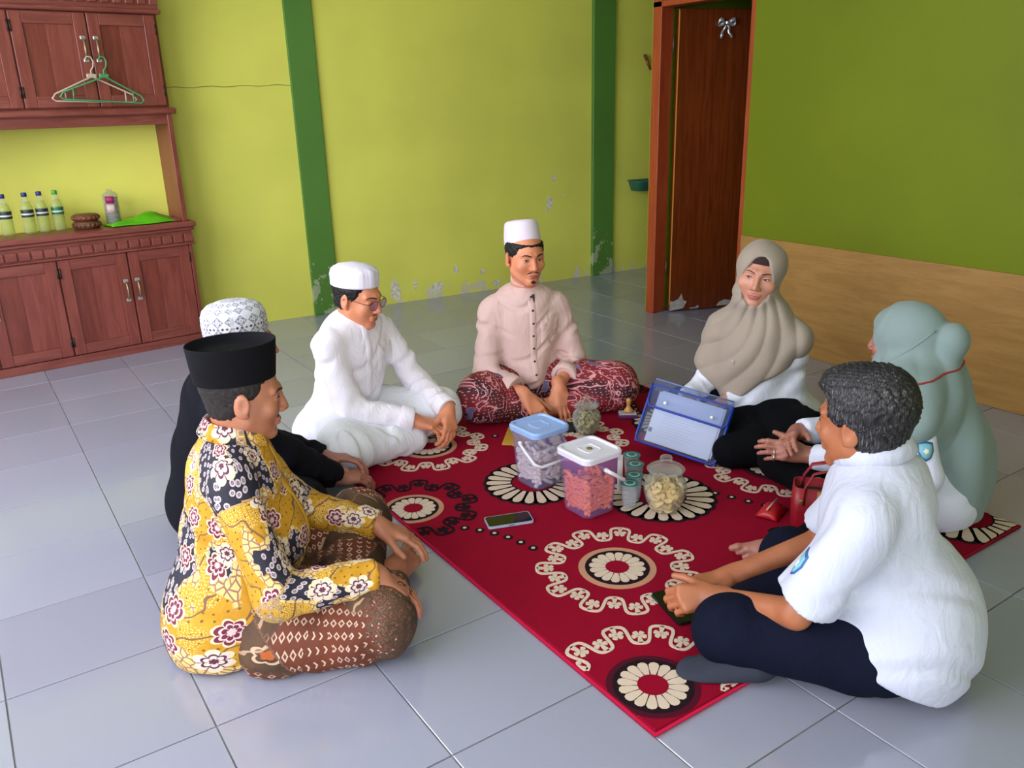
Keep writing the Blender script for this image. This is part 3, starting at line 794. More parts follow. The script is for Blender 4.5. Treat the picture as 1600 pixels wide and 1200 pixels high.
def beads(x0, y0, x1, y1, n, bow=0.0):
    for k in range(n):
        t = k / (n - 1); px, py = x0 + (x1 - x0) * t, y0 + (y1 - y0) * t
        l = math.hypot(x1 - x0, y1 - y0); off = bow * math.sin(PI * t); px += -(y1 - y0) / l * off; py += (x1 - x0) / l * off
        Flat().poly(circ(px, py, 0.0165, 14), CZ + 0.0014).build('bead_motif', P_BLK); Flat().poly(circ(px, py, 0.0065, 10), CZ + 0.0024).build('bead_centre_motif', P_CRM)
L_ = lambda x, y: (x - ox, y - oy)
rosette(*L_(1.190, -0.041), 0.098, 0.086, 0.036, 0.118); wreath(*L_(1.190, -0.041), 0.205, P_CRM, 11, 0.1)
rosette(*L_(1.185, 1.140), 0.098, 0.086, 0.036, 0.118); wreath(*L_(1.185, 1.140), 0.205, P_CRM, 11, 0.3)
rosette(*L_(0.872, 0.680), 0.090, 0.080, 0.034, 0.108); wreath(*L_(0.872, 0.680), 0.190, P_BLK, 10, 0.2)
rosette(*L_(0.905, -0.500), 0.098, 0.086, 0.038, None, 16, True); wreath(*L_(0.905, -0.500), 0.205, P_CRM, 11, 0.0)
rosette(*L_(2.133, 0.155), 0.098, 0.086, 0.038, None, 16, True); wreath(*L_(2.133, 0.155), 0.205, P_CRM, 11, 0.5)
rosette(*L_(1.690, 0.840), 0.098, 0.086, 0.036, 0.118); wreath(*L_(1.690, 0.840), 0.205, P_CRM, 11, 0.2)
wreath(*L_(1.720, -0.330), 0.130, P_BLK, 7, 0.2); wreath(*L_(2.300, 1.250), 0.130, P_BLK, 7, 0.4)
rosette(*L_(2.300, 1.250), 0.060, 0.050, 0.022)
sunburst(*L_(1.335, 0.600), 0.190); sunburst(*L_(1.630, 0.230), 0.200); sunburst(*L_(2.180, 0.720), 0.190); sunburst(*L_(2.330, -0.480), 0.200)
beads(*L_(0.945, 0.450), *L_(1.052, 0.205), 6, 0.02); beads(*L_(1.800, 0.130), *L_(1.865, -0.040), 4, 0.0); beads(*L_(1.420, 1.120), *L_(1.560, 0.960), 4); beads(*L_(2.20, 1.02), *L_(2.13, 0.90), 4)
# ------------------------------------------------------------------ things on the carpet
GZ = CZ + 0.002
def frosted(name, rgb, alpha, rough=0.35):
    return glassy(name, rgb, alpha, rough, 0.4)
def snack_box(x, y, rz, label, tint, lid_rgb, handle_rgb, swing, side, tilt):
    e = empty('snack_container', (x, y, GZ), rz); tag(e, label, 'container', 'square snack containers with handles')
    b0, b1, H = 0.132, 0.158, 0.222
    R_ = lambda w, z, r=0.024: [(px, py, z) for px, py in rounded(w, w, r)]
    bd = MB(); loft(bd, [R_(b0 - 0.012, 0.0), R_(b0, 0.006), R_(b1 - 0.004, H - 0.03), R_(b1 + 0.004, H - 0.028), R_(b1 + 0.004, H), R_(b1 - 0.001, H), R_(b1 - 0.007, H - 0.03), R_(b0 - 0.004, 0.010), R_(b0 - 0.016, 0.004)])
    bd.build('container_body', tint, e, True)
    LM = var_mat('lid_%d' % lid_rgb[0], lid_rgb, 0.4, 0.04)
    ld = MB(); loft(ld, [R_(b1 + 0.006, H - 0.014, 0.026), R_(b1 + 0.012, H - 0.012, 0.028), R_(b1 + 0.013, H + 0.004, 0.028), R_(b1 + 0.006, H + 0.010, 0.028), R_(b1 - 0.008, H + 0.010, 0.026), R_(b1 - 0.014, H + 0.004, 0.024)])
    lo = ld.build('lid', LM, e, False)
    fr = MB()
    for w in (0.060,): 
        q = [(px, py, H + 0.0055) for px, py in rounded(w, w, 0.010)]; fr.tube(q, 0.0014, 6, True)
    fr.build('lid_emboss', simple('lid_line_%d' % lid_rgb[0], tuple(min(255, c + 25) for c in lid_rgb), 0.4), lo, True)
    HM = simple('handle_%d' % handle_rgb[0], handle_rgb, 0.4)
    # bail handle pivoting on two opposite sides, hanging down
    ang = swing; w2 = b1 / 2 + 0.012; L = 0.122
    pts = []
    for px, d in ((-w2, 0), (-w2, 0.35), (-w2 * 0.96, 0.85), (-w2 * 0.75, 1.0), (w2 * 0.75, 1.0), (w2 * 0.96, 0.85), (w2, 0.35), (w2, 0)):
        pts.append((px, -math.cos(ang) * L * d * 0.95, H - 0.045 - math.sin(ang) * L * d))
    if side: pts = [(-q[1], q[0], q[2]) for q in pts]
    hb = MB(); hb.tube(pts, 0.0052, 8, flat=1.3); hb.build('handle', HM, e, True)
    for s in (-1, 1):
        c = (s * (w2 - 0.004), 0, H - 0.045) if not side else (0, s * (w2 - 0.004), H - 0.045)
        MB().lathe([(0, -0.006), (0.008, -0.006), (0.008, 0.006), (0, 0.006)], 12, M=Matrix.Translation(c) @ (Matrix.Rotation(PI / 2, 4, 'Y') if not side else Matrix.Rotation(PI / 2, 4, 'X'))).build('pivot', HM, e, True)
    return e, lo
BOXB, BOXW = (1.357, 0.590, 0.05), (1.362, 0.306, 0.03)
snack_box(*BOXB, 'frosted lilac container with light blue lid and lowered white handle', glassy('frosted_lilac', (248, 248, 252), 0.10, 0.35, 0.4, 0.12, (186, 186, 238)), (150, 182, 236), (226, 226, 236), math.radians(34), False, 0)
bw, lidw = snack_box(*BOXW, 'frosted purple container with white lid holding orange snack sticks', glassy('frosted_purple', (250, 245, 251), 0.11, 0.35, 0.4, 0.12, (206, 168, 236)), (222, 220, 234), (232, 232, 240), math.radians(34), True, 0)
MB().lathe([(0, 0.007), (0.010, 0.007), (0.0105, 0.0055), (0, 0.0055)], 16, (0.0, 0.0, 0.222)).build('lid_sticker', simple('olive_sticker', (120, 116, 40), 0.5), lidw, True)
def stick_mesh(L, r, bendy):
    m = MB(); m.tube([(-L / 2, 0, 0), (-L * 0.46, 0, bendy * 0.2), (-L * 0.15, 0, bendy), (L * 0.18, 0, bendy * 0.9), (L * 0.46, 0, 0.1 * bendy), (L / 2, 0, 0)], [r * 0.6, r, r * 1.05, r, r * 0.95, r * 0.55], 7)
    return m
def fill_box(box, name, label, cat, group, mat, L, r, top, rows, seed):
    x, y, rz = box; rr = random.Random(seed)
    proto = stick_mesh(L, r, r * 0.5).build(name, mat, None, True); tag(proto, label, cat, group); used = False
    cr, sr = math.cos(rz), math.sin(rz); z = GZ + 0.012 + r; n = 0
    while z < GZ + top:
        half = (0.132 + (0.158 - 0.132) * (z - GZ) / 0.2) / 2 - 0.012
        spots = []
        # along the four walls, then a few inside
        for w in range(4):
            k = max(2, int(2 * half / (L * 0.62)))
            for q in range(k):
                s = -half + (q + 0.5) * 2 * half / k
                spots.append(((s, -half + r * 1.4), (half - r * 1.4, s), (-s, half - r * 1.4), (-half + r * 1.4, -s))[w] + (w * PI / 2,))
        for q in range(rows): spots.append((rr.uniform(-half * 0.55, half * 0.55), rr.uniform(-half * 0.55, half * 0.55), rr.uniform(0, PI)))
        for lx, ly, a in spots:
            if z > GZ + top - 0.03 and rr.random() < (z - (GZ + top - 0.03)) / 0.04 * (1 if lx > 0 else 0.6): continue
            o = proto if not used else clone(proto, None); used = True; n += 1
            pit = rr.uniform(-0.75, 0.75)
            hh = half - L * 0.36
            lx = max(-half + r, min(half - r, lx)); ly = max(-half + r, min(half - r, ly))
            o.location = (x + lx * cr - ly * sr, y + lx * sr + ly * cr, z + rr.uniform(0, r))
            o.rotation_euler = (rr.uniform(0, 2 * PI), pit, rz + a + rr.uniform(-0.16, 0.16))
        z += r * 1.75
    return n
fill_box(BOXW, 'snack_stick', 'orange crispy snack stick inside the purple container', 'snack', 'orange snack sticks in the purple container', var_mat('orange_snack', (255, 150, 58), 0.75, 0.2, 40.0, 0.4, 120.0), 0.042, 0.0068, 0.135, 3, 3)
fill_box(BOXB, 'snack_stick', 'pale cream snack stick inside the blue-lidded container', 'snack', 'pale snack sticks in the blue-lidded container', var_mat('cream_snack', (244, 228, 212), 0.8, 0.12, 40.0, 0.4, 120.0), 0.052, 0.0075, 0.150, 2, 5)
# glass jars of crackers
GLASS = glassy('jar_glass', (250, 251, 248), 0.03, 0.03, 0.6, 0.42, (206, 212, 204))
def cracker_mesh(r, seed):
    rr = random.Random(seed); rows = []
    for i in range(5):
        rad = r * i / 4
        rows.append([(rad * math.cos(2 * PI * k / 14) * (1 + 0.12 * math.sin(3 * k + seed)), rad * math.sin(2 * PI * k / 14) * (1 + 0.1 * math.cos(2 * k + seed)), 0.006 * math.sin(4 * PI * k / 14 + seed) * (i / 4) ** 2 + 0.003 * math.sin(i * 2 + k)) for k in range(15)])
    return MB().sheet(rows[1:], 0.0024)
def jar(x, y, s, label, clabel, cmat, n, group, seed):
    e = empty('glass_jar', (x, y, GZ)); tag(e, label, 'jar', 'glass snack jars on the carpet')
    out = [(0, 0.001), (0.046, 0.0), (0.054, 0.006), (0.070, 0.045), (0.078, 0.085), (0.072, 0.115), (0.056, 0.134), (0.050, 0.142), (0.056, 0.148), (0.056, 0.152)]
    inn = [(0.052, 0.151), (0.047, 0.142), (0.053, 0.132), (0.069, 0.113), (0.0745, 0.085), (0.0665, 0.046), (0.050, 0.011), (0, 0.008)]
    sc = lambda q: [(r * s, z * s) for r, z in q]
    mb = MB(); mb.lathe(sc(out + inn), 12 if False else 36); mb.build('jar_body', GLASS, e, True)
    MB().lathe(sc([(0, 0.150), (0.046, 0.150), (0.050, 0.154), (0.066, 0.155), (0.068, 0.159), (0.060, 0.166), (0.040, 0.176), (0.018, 0.180), (0.013, 0.184), (0.020, 0.190), (0.0225, 0.199), (0.019, 0.206), (0.010, 0.209), (0, 0.2095)]), 32).build('jar_lid', GLASS, e, True)
    protos = []
    rr = random.Random(seed)
    for k in range(4):
        o = cracker_mesh(0.024 * s, seed + k * 3).build('cracker', cmat, None, True); tag(o, clabel, 'snack', group); protos.append([o, False])
    for k in range(n):
        z = 0.018 + 0.088 * (k / n); rad = np.interp(z, [0.0, 0.011, 0.046, 0.085, 0.113, 0.14], [0.04, 0.050, 0.0665, 0.0745, 0.069, 0.05]) - 0.020
        pr = protos[k % 4]
        o = pr[0] if not pr[1] else clone(pr[0], None); pr[1] = True
        t = k * 2.399; q = rad * (1.0 if k % 3 else 0.3)
        o.location = (x + s * q * math.cos(t), y + s * q * math.sin(t), GZ + s * z)
        o.rotation_euler = (rr.uniform(0.7, 1.5), rr.uniform(-0.5, 0.5), t + PI / 2 + rr.uniform(-0.4, 0.4))
jar(1.570, 0.150, 0.96, 'large glass jar with round stopper lid full of pale crackers', 'pale golden cracker inside the large glass jar', var_mat('cracker', (220, 188, 128), 0.75, 0.22, 30.0, 0.3, 90.0), 64, 'crackers in the large glass jar', 2)
jar(1.795, 0.855, 0.80, 'smaller glass jar with stopper lid half hidden behind the blue-lidded container', 'greenish beige chip inside the smaller glass jar', var_mat('chip', (168, 156, 112), 0.8, 0.22, 30.0, 0.3, 90.0), 34, 'chips in the smaller glass jar', 9)
# water cups with teal lids
CUP = glassy('cup_film', (248, 250, 251), 0.08, 0.08, 0.6, 0.25); TEAL = var_mat('teal_lid', (46, 118, 116), 0.35, 0.15, 30.0)
for lab, cx, cy in (('sealed water cup with teal lid farthest behind the purple container', 1.652, 0.412), ('sealed water cup with teal lid, second farthest in the row by the jar', 1.606, 0.342), ('sealed water cup with teal lid right beside the large glass jar', 1.542, 0.276), ('sealed water cup with teal lid touching the purple container', 1.484, 0.235)):
    e = empty('water_cup', (cx, cy, GZ)); tag(e, lab, 'cup', 'sealed water cups on the carpet')
    MB().lathe([(0, 0.001), (0.021, 0.0), (0.023, 0.003), (0.0275, 0.05), (0.0295, 0.086), (0.033, 0.088), (0.033, 0.0905), (0.0285, 0.0895), (0.0265, 0.05), (0.022, 0.006), (0, 0.004)], 24).build('cup_body', CUP, e, True)
    MB().lathe([(0, 0.005), (0.0215, 0.007), (0.026, 0.05), (0.0275, 0.074), (0, 0.075)], 20).build('water', glassy('cup_water', (246, 249, 251), 0.04, 0.03), e, True)
    MB().lathe([(0, 0.0912), (0.0325, 0.0912), (0.0332, 0.0905), (0, 0.0905)], 24).build('foil_lid', TEAL, e, True)
    MB().lathe([(0.014, 0.0918), (0.020, 0.0920), (0.020, 0.0912), (0.014, 0.0912)], 20).build('lid_print', simple('lid_print', (160, 200, 196), 0.4), e, True)
st = empty('straw_bundle', (1.545, 0.352, GZ)); tag(st, 'bundle of white paper-wrapped straws standing behind the purple container', 'straws')
for k in range(6): MB().tube([(0.006 * (k % 3) - 0.006, 0.006 * (k // 3), 0), (0.006 * (k % 3) - 0.004, 0.006 * (k // 3) + 0.002, 0.135)], 0.0034, 7).build('straw', simple('straw_paper', (226, 224, 226), 0.6), st, True)
# phone on the carpet
def phone(x, y, z, rz, label, edge, tilt=0.0, L=0.158, Wd=0.074):
    e = empty('smartphone', (x, y, z), rz); tag(e, label, 'phone')
    m = MB(); m.prism(rounded(L, Wd, 0.010), 0.0, 0.0085); m.build('phone_body', simple('phone_edge_%d' % edge[0], edge, 0.35, Metallic=0.2), e)
    m = MB(); m.prism(rounded(L - 0.006, Wd - 0.006, 0.008), 0.0083, 0.0089); m.build('screen', simple('dark_screen', (14, 15, 16), 0.06), e)
    MB().box((0.0, -Wd / 2 - 0.0003, 0.0045), (0.020, 0.0015, 0.003)).build('side_button', simple('phone_button', (90, 96, 116), 0.4), e)
    return e
phone(1.088, 0.398, GZ, math.radians(-19), 'smartphone with pale blue edges lying face up on the carpet', (176, 186, 214))
phone(1.180, -0.300, GZ, math.radians(75), 'black smartphone lying half under the hands of the man in the uniform shirt', (20, 22, 24))
# yellow booklet, black pouch, stamp
o = MB().box((0, 0, 0.004), (0.20, 0.15, 0.008), 0.001).build('yellow_folder', var_mat('ochre_card', (190, 146, 48), 0.6, 0.08), None, loc=(1.555, 0.985, GZ), rz=math.radians(48)); tag(o, 'ochre yellow card folder lying behind the blue-lidded container', 'folder')
G = [[(-0.075 + 0.15 * i / 10, -0.045 + 0.09 * j / 6, 0.006 + 0.026 * math.sin(PI * i / 10) ** 0.5 * math.sin(PI * j / 6) ** 0.6 + 0.003 * math.sin(i * 1.9 + j)) for j in range(7)] for i in range(11)]
o = MB().sheet(G, 0.004).build('black_pouch', var_mat('black_nylon', (14, 14, 18), 0.7, 0.2, 20.0), None, True, loc=(1.745, 0.945, GZ), rz=math.radians(-30)); tag(o, 'flat black pouch in front of the man in the cream shirt', 'pouch')
e = empty('rubber_stamp', (2.066, 0.893, GZ + 0.022)); tag(e, 'turned wooden rubber stamp standing on its ink pad', 'stamp')
MB().lathe([(0, 0), (0.020, 0), (0.022, 0.004), (0.020, 0.010), (0.012, 0.020), (0.008, 0.030), (0.010, 0.040), (0.012, 0.050), (0.011, 0.060), (0.006, 0.064), (0, 0.065)], 20).build('stamp_handle', wood('stamp_wood', (182, 128, 62), (204, 152, 84)), e, True)
e = empty('ink_pad', (2.058, 0.890, GZ), math.radians(-35)); tag(e, 'purple ink pad under the wooden rubber stamp', 'ink pad')
MB().box((0, 0, 0.008), (0.085, 0.058, 0.016), 0.003).build('pad_tin', simple('purple_tin', (96, 40, 92), 0.4), e)
MB().box((0, 0, 0.019), (0.078, 0.052, 0.006), 0.002).build('pad_felt', simple('pad_pale', (176, 168, 176), 0.8), e)
# document case, leaning back on its lower edge
BL, BR, TL = A3(1.800, 0.560, 0.078), A3(1.955, 0.280, 0.022), A3(1.915, 0.565, 0.270)
fx = unit(BR - BL); fz = unit(np.cross(fx, TL - BL)); fz = fz if fz @ (CAM_POS - BL) > 0 else -fz; fy = np.cross(fz, fx)
FW, FH = np.linalg.norm(BR - BL), 0.235
dc = empty('document_case', BL); dc.rotation_euler = Matrix((fx, fy, fz)).transposed().to_euler(); tag(dc, 'clear document case with blue edges and white papers, tilted before the woman in beige', 'folder')
CLR = glassy('clear_case_plastic', (246, 248, 252), 0.05, 0.15, 0.5, 0.1, (150, 170, 210)); BLU = var_mat('blue_case_edge', (20, 52, 160), 0.4, 0.1)
MB().span((0, 0, 0.0), (FW, FH, 0.0015)).build('front_sheet', CLR, dc); MB().span((0, 0, -0.052), (FW, FH, -0.0505)).build('back_sheet', CLR, dc)
MB().span((FW - 0.001, 0, -0.052), (FW + 0.001, FH, 0.001)).build('side_gusset', BLU, dc); MB().span((-0.001, 0, -0.052), (0.001, FH, 0.001)).build('side_gusset', BLU, dc); MB().span((0, -0.001, -0.052), (FW, 0.001, 0.001)).build('bottom_gusset', BLU, dc)
rim = [(x + FW / 2, y + FH / 2, 0.001) for x, y in rounded(FW, FH, 0.022)]
MB().tube(rim, 0.0045, 8, True).build('edge_binding', BLU, dc, True)
G = [[(x, FH - 0.004 + 0.030 * math.sin(t), -0.016 + 0.022 * math.cos(t) + 0.003) for x in (0.004, FW - 0.004)] for t in [PI - PI * i / 8 for i in range(9)]] + [[(x, y, 0.008) for x in (0.004, FW - 0.004)] for y in (FH - 0.03, FH - 0.088)]
MB().sheet(G, 0.0012).build('flap', CLR, dc, True)
MB().tube([(0.0, FH + 0.004, 0.006), (0.002, FH - 0.07, 0.009), (0.014, FH - 0.088, 0.009), (FW - 0.014, FH - 0.088, 0.009), (FW - 0.002, FH - 0.07, 0.009), (FW, FH + 0.004, 0.006)], 0.0042, 8).build('flap_binding', BLU, dc, True)
MB().tube([(0.004, FH + 0.024, -0.012), (FW - 0.004, FH + 0.024, -0.012)], 0.003, 8).build('fold_binding', simple('pale_blue_fold', (120, 140, 190), 0.4), dc, True)
for s in (0.22, 0.80): MB().lathe([(0, 0.003), (0.006, 0.002), (0.007, 0)], 12, (FW * s, FH - 0.060, 0.0085)).build('snap_button', simple('snap_white', (226, 226, 230), 0.3), dc, True)
PAP = var_mat('white_paper', (214, 216, 226), 0.8, 0.02)
for k, (x0, y0, x1, y1) in enumerate(((0.035, 0.012, FW - 0.030, FH - 0.020), (0.045, 0.020, FW - 0.022, FH - 0.014))):
    MB().span((x0, y0, -0.008 - 0.004 * k), (x1, y1, -0.006 - 0.004 * k)).build('paper_sheet', PAP, dc)
for k in range(9):
    yy = FH - 0.105 - 0.011 * k
    MB().span((0.075, yy, -0.0062), (FW - 0.09 - 0.02 * (k % 3), yy + 0.0018, -0.0058)).build('print_line', simple('faint_print', (190, 193, 206), 0.8), dc)
MB().span((0.038, 0.050, -0.0062), (0.052, 0.068, -0.0056)).build('paper_mark', simple('grey_mark', (130, 132, 146), 0.8), dc)
# red handbag between the woman in green and the man in uniform
HB = empty('handbag', (1.885, -0.255, GZ), math.radians(-50)); tag(HB, 'red leather handbag with gold stripes beside the bare foot', 'bag')
RL = var_mat('red_leather', (140, 12, 32), 0.45, 0.1, 20.0, 0.2, 160.0); GOLD = var_mat('gold_strap', (176, 140, 78), 0.5, 0.1, 40.0)
R_ = lambda w, d, z, r=0.022: [(px, py, z) for px, py in rounded(w, d, r)]
b = MB(); loft(b, [R_(0.19, 0.10, 0.0), R_(0.20, 0.11, 0.010), R_(0.205, 0.105, 0.085), R_(0.200, 0.095, 0.155), R_(0.194, 0.089, 0.155), R_(0.192, 0.090, 0.08), R_(0.18, 0.088, 0.012)]); b.build('bag_body', RL, HB, True)
b = MB(); loft(b, [R_(0.175, 0.080, 0.013), R_(0.185, 0.082, 0.125)]); b.build('lining', simple('bag_lining', (26, 16, 20), 0.9), HB)
for s in (-1, 1):
    pts = [(-0.070, s * 0.050, 0.10), (-0.068, s * 0.048, 0.16), (-0.045, s * 0.040, 0.205), (0, s * 0.036, 0.218), (0.045, s * 0.040, 0.205), (0.068, s * 0.048, 0.16), (0.070, s * 0.050, 0.10)]
    MB().tube(pts, 0.010, 8, flat=0.35).build('handle', RL, HB, True)
    for xx in (-0.022, 0.030): MB().box((xx, s * 0.056, 0.085), (0.017, 0.004, 0.135), 0.001).build('gold_stripe', GOLD, HB)
MB().box((-0.078, -0.054, 0.11), (0.012, 0.006, 0.016), 0.002).build('strap_ring', simple('ring_gold', (206, 176, 110), 0.3, Metallic=0.8), HB)
G = [[(-0.055 + 0.11 * i / 10, -0.038 + 0.076 * j / 6, 0.005 + 0.030 * math.sin(PI * i / 10) ** 0.5 * math.sin(PI * j / 6) ** 0.6) for j in range(7)] for i in range(11)]
e = empty('red_purse', (1.835, -0.090, GZ), math.radians(20)); tag(e, 'small bright red purse lying next to the handbag', 'purse')
MB().sheet(G, 0.004).build('purse_body', var_mat('bright_red_leather', (176, 16, 30), 0.4, 0.1), e, True)
MB().tube([(-0.05, 0.0, 0.034), (0.05, 0.0, 0.034)], 0.003, 6).build('zip', simple('zip_pale', (200, 180, 170), 0.4), e, True)
# ------------------------------------------------------------------ where the seven people sit (metres, world axes)
def frame(ang):
    a = math.radians(ang)
    f = np.array([math.cos(a), math.sin(a), 0.0]); r = np.array([math.sin(a), -math.cos(a), 0.0])
    return np.array([r, f, [0, 0, 1.0]])                      # rows: right, forward, up
def head_frame(yaw, pitch, roll):
    R = frame(yaw); r, f, u = R
    p = math.radians(pitch); f2 = f * math.cos(p) - u * math.sin(p); u2 = f * math.sin(p) + u * math.cos(p)
    q = math.radians(roll); r2 = r * math.cos(q) - u2 * math.sin(q); u3 = r * math.sin(q) + u2 * math.cos(q)
    return np.array([r2, f2, u3])
def bend(a, b, l1, l2, pole):
    """the joint between a and b for limb lengths l1, l2, bulging towards pole"""
    a, b = np.array(a, float), np.array(b, float)
    d = b - a; L = np.linalg.norm(d); L = min(L, (l1 + l2) * 0.999); n = d / np.linalg.norm(d)
    x = (l1 * l1 - l2 * l2 + L * L) / (2 * L); h = math.sqrt(max(l1 * l1 - x * x, 0))
    p = np.array(pole, float); p = p - n * (p @ n); p /= np.linalg.norm(p) + 1e-9
    return a + n * x + p * h
class Pose:
    def __init__(s, pos, ang, lean=0.0, side=0.0, head=(0, 0, 0), size=1.0, hy=0.10, hz=0.675, sw=0.162, **J):
        s.o = np.array([pos[0], pos[1], 0.0]); s.R = frame(ang); s.ang = ang; s.size = size
        s.lean, s.side = lean, side
        s.pel = s.w(0, 0, 0.11)
        s.wai = s.w(side * 0.35, lean * 0.35, 0.26)
        s.chest = s.w(side * 0.7, lean * 0.75, 0.41)
        s.neck = s.w(side, lean * 1.1, 0.56)
        s.shR = s.w(sw + side * 0.9, lean, 0.464); s.shL = s.w(-sw + side * 0.9, lean, 0.464)
        s.hipR = s.w(0.10, 0.04, 0.11); s.hipL = s.w(-0.10, 0.04, 0.11)
        s.head = s.w(side * 1.15, hy, hz); s.HR = head_frame(*head)
        s.knR = s.w(0.34, 0.28, 0.12); s.knL = s.w(-0.34, 0.28, 0.12)
        s.anR = s.w(-0.02, 0.34, 0.06); s.anL = s.w(0.02, 0.24, 0.05)
        s.toeR = s.w(-0.16, 0.36, 0.05); s.toeL = s.w(0.16, 0.26, 0.04)
        for k, v in J.items(): setattr(s, k, np.array(v, float) if not np.isscalar(v) else v)
        if not hasattr(s, 'elR'): s.elR = bend(s.shR, s.wrR, 0.275 * size, 0.245 * size, getattr(s, 'poleR', s.R[0] * 0.7 - s.R[1] * 0.4 - s.R[2]))
        if not hasattr(s, 'elL'): s.elL = bend(s.shL, s.wrL, 0.275 * size, 0.245 * size, getattr(s, 'poleL', -s.R[0] * 0.7 - s.R[1] * 0.4 - s.R[2]))
    def w(s, x, y, z): return s.o + s.size * (x * s.R[0] + y * s.R[1] + z * s.R[2])
    def h(s, x, y, z): return s.head + x * s.HR[0] + y * s.HR[1] + z * s.HR[2]
POSES = {
 'yellow': Pose((0.175, 0.39), -20, lean=0.05, head=(-10, 9, 0), hy=0.09, hz=0.665,
    knR=(0.43, 0.02, 0.12), knL=(0.60, 0.52, 0.12), anR=(0.60, 0.27, 0.07), toeR=(0.70, 0.36, 0.06), anL=(0.44, 0.20, 0.05), toeL=(0.36, 0.10, 0.05),
    wrR=(0.440, 0.030, 0.226), wrL=(0.585, 0.335, 0.19)),
 'black': Pose((0.265, 1.00), -18, lean=0.10, head=(-15, 5, 0), hy=0.175, hz=0.645, knR=(0.50, 0.77, 0.10), knL=(0.58, 1.21, 0.11), anR=(0.62, 1.02, 0.05), anL=(0.55, 0.95, 0.05),
    wrR=(0.68, 0.90, 0.11), wrL=(0.685, 1.02, 0.14)),
 'white': Pose((0.97, 1.47), 292, lean=0.09, head=(303, 13, 0), hy=0.13, hz=0.64, knR=(0.80, 1.10, 0.11), knL=(1.31, 1.27, 0.11), anL=(0.94, 1.42, 0.06), toeL=(0.83, 1.53, 0.05),
    wrR=(1.12, 1.14, 0.15), wrL=(1.28, 1.13, 0.16)),
 'cream': Pose((1.845, 1.39), 252, lean=0.05, head=(259, 5, 0), hy=0.09, hz=0.712, side=0.006,
    knR=(1.525, 1.25, 0.12), anR=(1.80, 1.10, 0.06), toeR=(1.95, 1.06, 0.045), wrR=(1.66, 1.11, 0.14), wrL=(1.84, 1.11, 0.15)),
 'beige': Pose((2.34, 0.40), 195, lean=0.05, head=(214, 1, -9), hy=0.08, hz=0.71, sw=0.148,
    knR=(2.13, 0.60, 0.11), knL=(2.26, 0.10, 0.11), anR=(2.16, 0.36, 0.05), anL=(2.20, 0.40, 0.05), toeR=(2.18, 0.22, 0.05), toeL=(2.12, 0.50, 0.05),
    elR=(2.19, 0.56, 0.22), elL=(2.38, 0.28, 0.21), wrR=(2.06, 0.53, 0.20), wrL=(2.16, 0.42, 0.20)),
 'green': Pose((2.26, -0.32), 122, lean=0.05, head=(100, 3, 0), hy=0.08, hz=0.61, size=0.97, sw=0.148,
    knL=(1.90, -0.50, 0.12), anL=(1.64, -0.325, 0.06), toeL=(1.49, -0.245, 0.045), knR=(2.02, 0.02, 0.13), anR=(2.0, -0.25, 0.05), toeR=(1.95, -0.36, 0.05),
    elL=(2.085, -0.455, 0.215), wrR=(2.03, -0.02, 0.24), wrL=(1.97, -0.10, 0.20)),
 'uniform': Pose((1.42, -0.77), 118, lean=0.07, head=(97, 8, 0), hy=0.11, hz=0.645,
    knL=(1.10, -0.55, 0.12), anL=(1.40, -0.42, 0.05), toeL=(1.50, -0.36, 0.05), knR=(1.50, -0.42, 0.12), anR=(1.13, -0.615, 0.05), toeR=(0.995, -0.53, 0.04),
    elR=(1.50, -0.52, 0.22), wrR=(1.27, -0.40, 0.13), wrL=(1.16, -0.46, 0.14)),
}
# ------------------------------------------------------------------ figure builder
def head_prims(p, wide=1.0, female=False):
    h, R = p.h, p.HR
    S = (1, -1)
    q = [ell_(h(0, -0.016, 0.034), (0.074 * wide, 0.094, 0.082), R, 0.02),
         ell_(h(0, 0.030, -0.030), (0.061 * wide, 0.060, 0.082), R, 0.03),
         ell_(h(0, -0.010, -0.045), (0.058 * wide, 0.060, 0.050), R, 0.03)]
    for s in S:
        q.append(cap_(h(s * 0.050 * wide, 0.004, -0.062), h(s * 0.012, 0.068, -0.102), 0.017, 0.015, 0.022))
        q.append(ell_(h(s * 0.040 * wide, 0.060, -0.030), (0.022, 0.018, 0.020), R, 0.02))
        q.append(cap_(h(s * 0.012, 0.084, 0.020), h(s * 0.045, 0.066, 0.020), 0.0095, 0.008, 0.014))
    q.append(ell_(h(0, 0.066, -0.104), (0.022, 0.018, 0.014), R, 0.018))
    for s in S:
        q.append(ell_(h(s * 0.031, 0.098, -0.001), (0.017, 0.018, 0.0115), R, 0.012, '-'))
        q.append(ell_(h(s * 0.031, 0.071, -0.002), (0.0155, 0.0135, 0.0105), R, 0.005))
    q.append(cap_(h(0, 0.086, 0.012), h(0, 0.104, -0.034), 0.0065, 0.0115, 0.012))
    for s in S: q.append(ell_(h(s * 0.0125, 0.095, -0.039), (0.008, 0.010, 0.0075), R, 0.006))
    q.append(ell_(h(0, 0.086, -0.0645), (0.025, 0.0105, 0.0065), R, 0.008))
    q.append(ell_(h(0, 0.085, -0.0755), (0.021, 0.0105, 0.0070), R, 0.008))
    q.append(ell_(h(0, 0.099, -0.0695), (0.026, 0.0045, 0.0018), R, 0.004, '-'))
    if not female:
        for s in S:
            er = R.copy(); a = s * 0.35
            er[0] = R[0] * math.cos(a) - R[1] * math.sin(a); er[1] = R[0] * math.sin(a) + R[1] * math.cos(a)
            q.append(ell_(h(s * 0.078 * wide, -0.014, -0.012), (0.0085, 0.020, 0.032), er, 0.008))
            q.append(ell_(h(s * 0.089 * wide, -0.010, -0.008), (0.006, 0.011, 0.018), er, 0.005, '-'))
            q.append(ell_(h(s * 0.077 * wide, -0.002, -0.036), (0.007, 0.008, 0.009), R, 0.006))
    return q
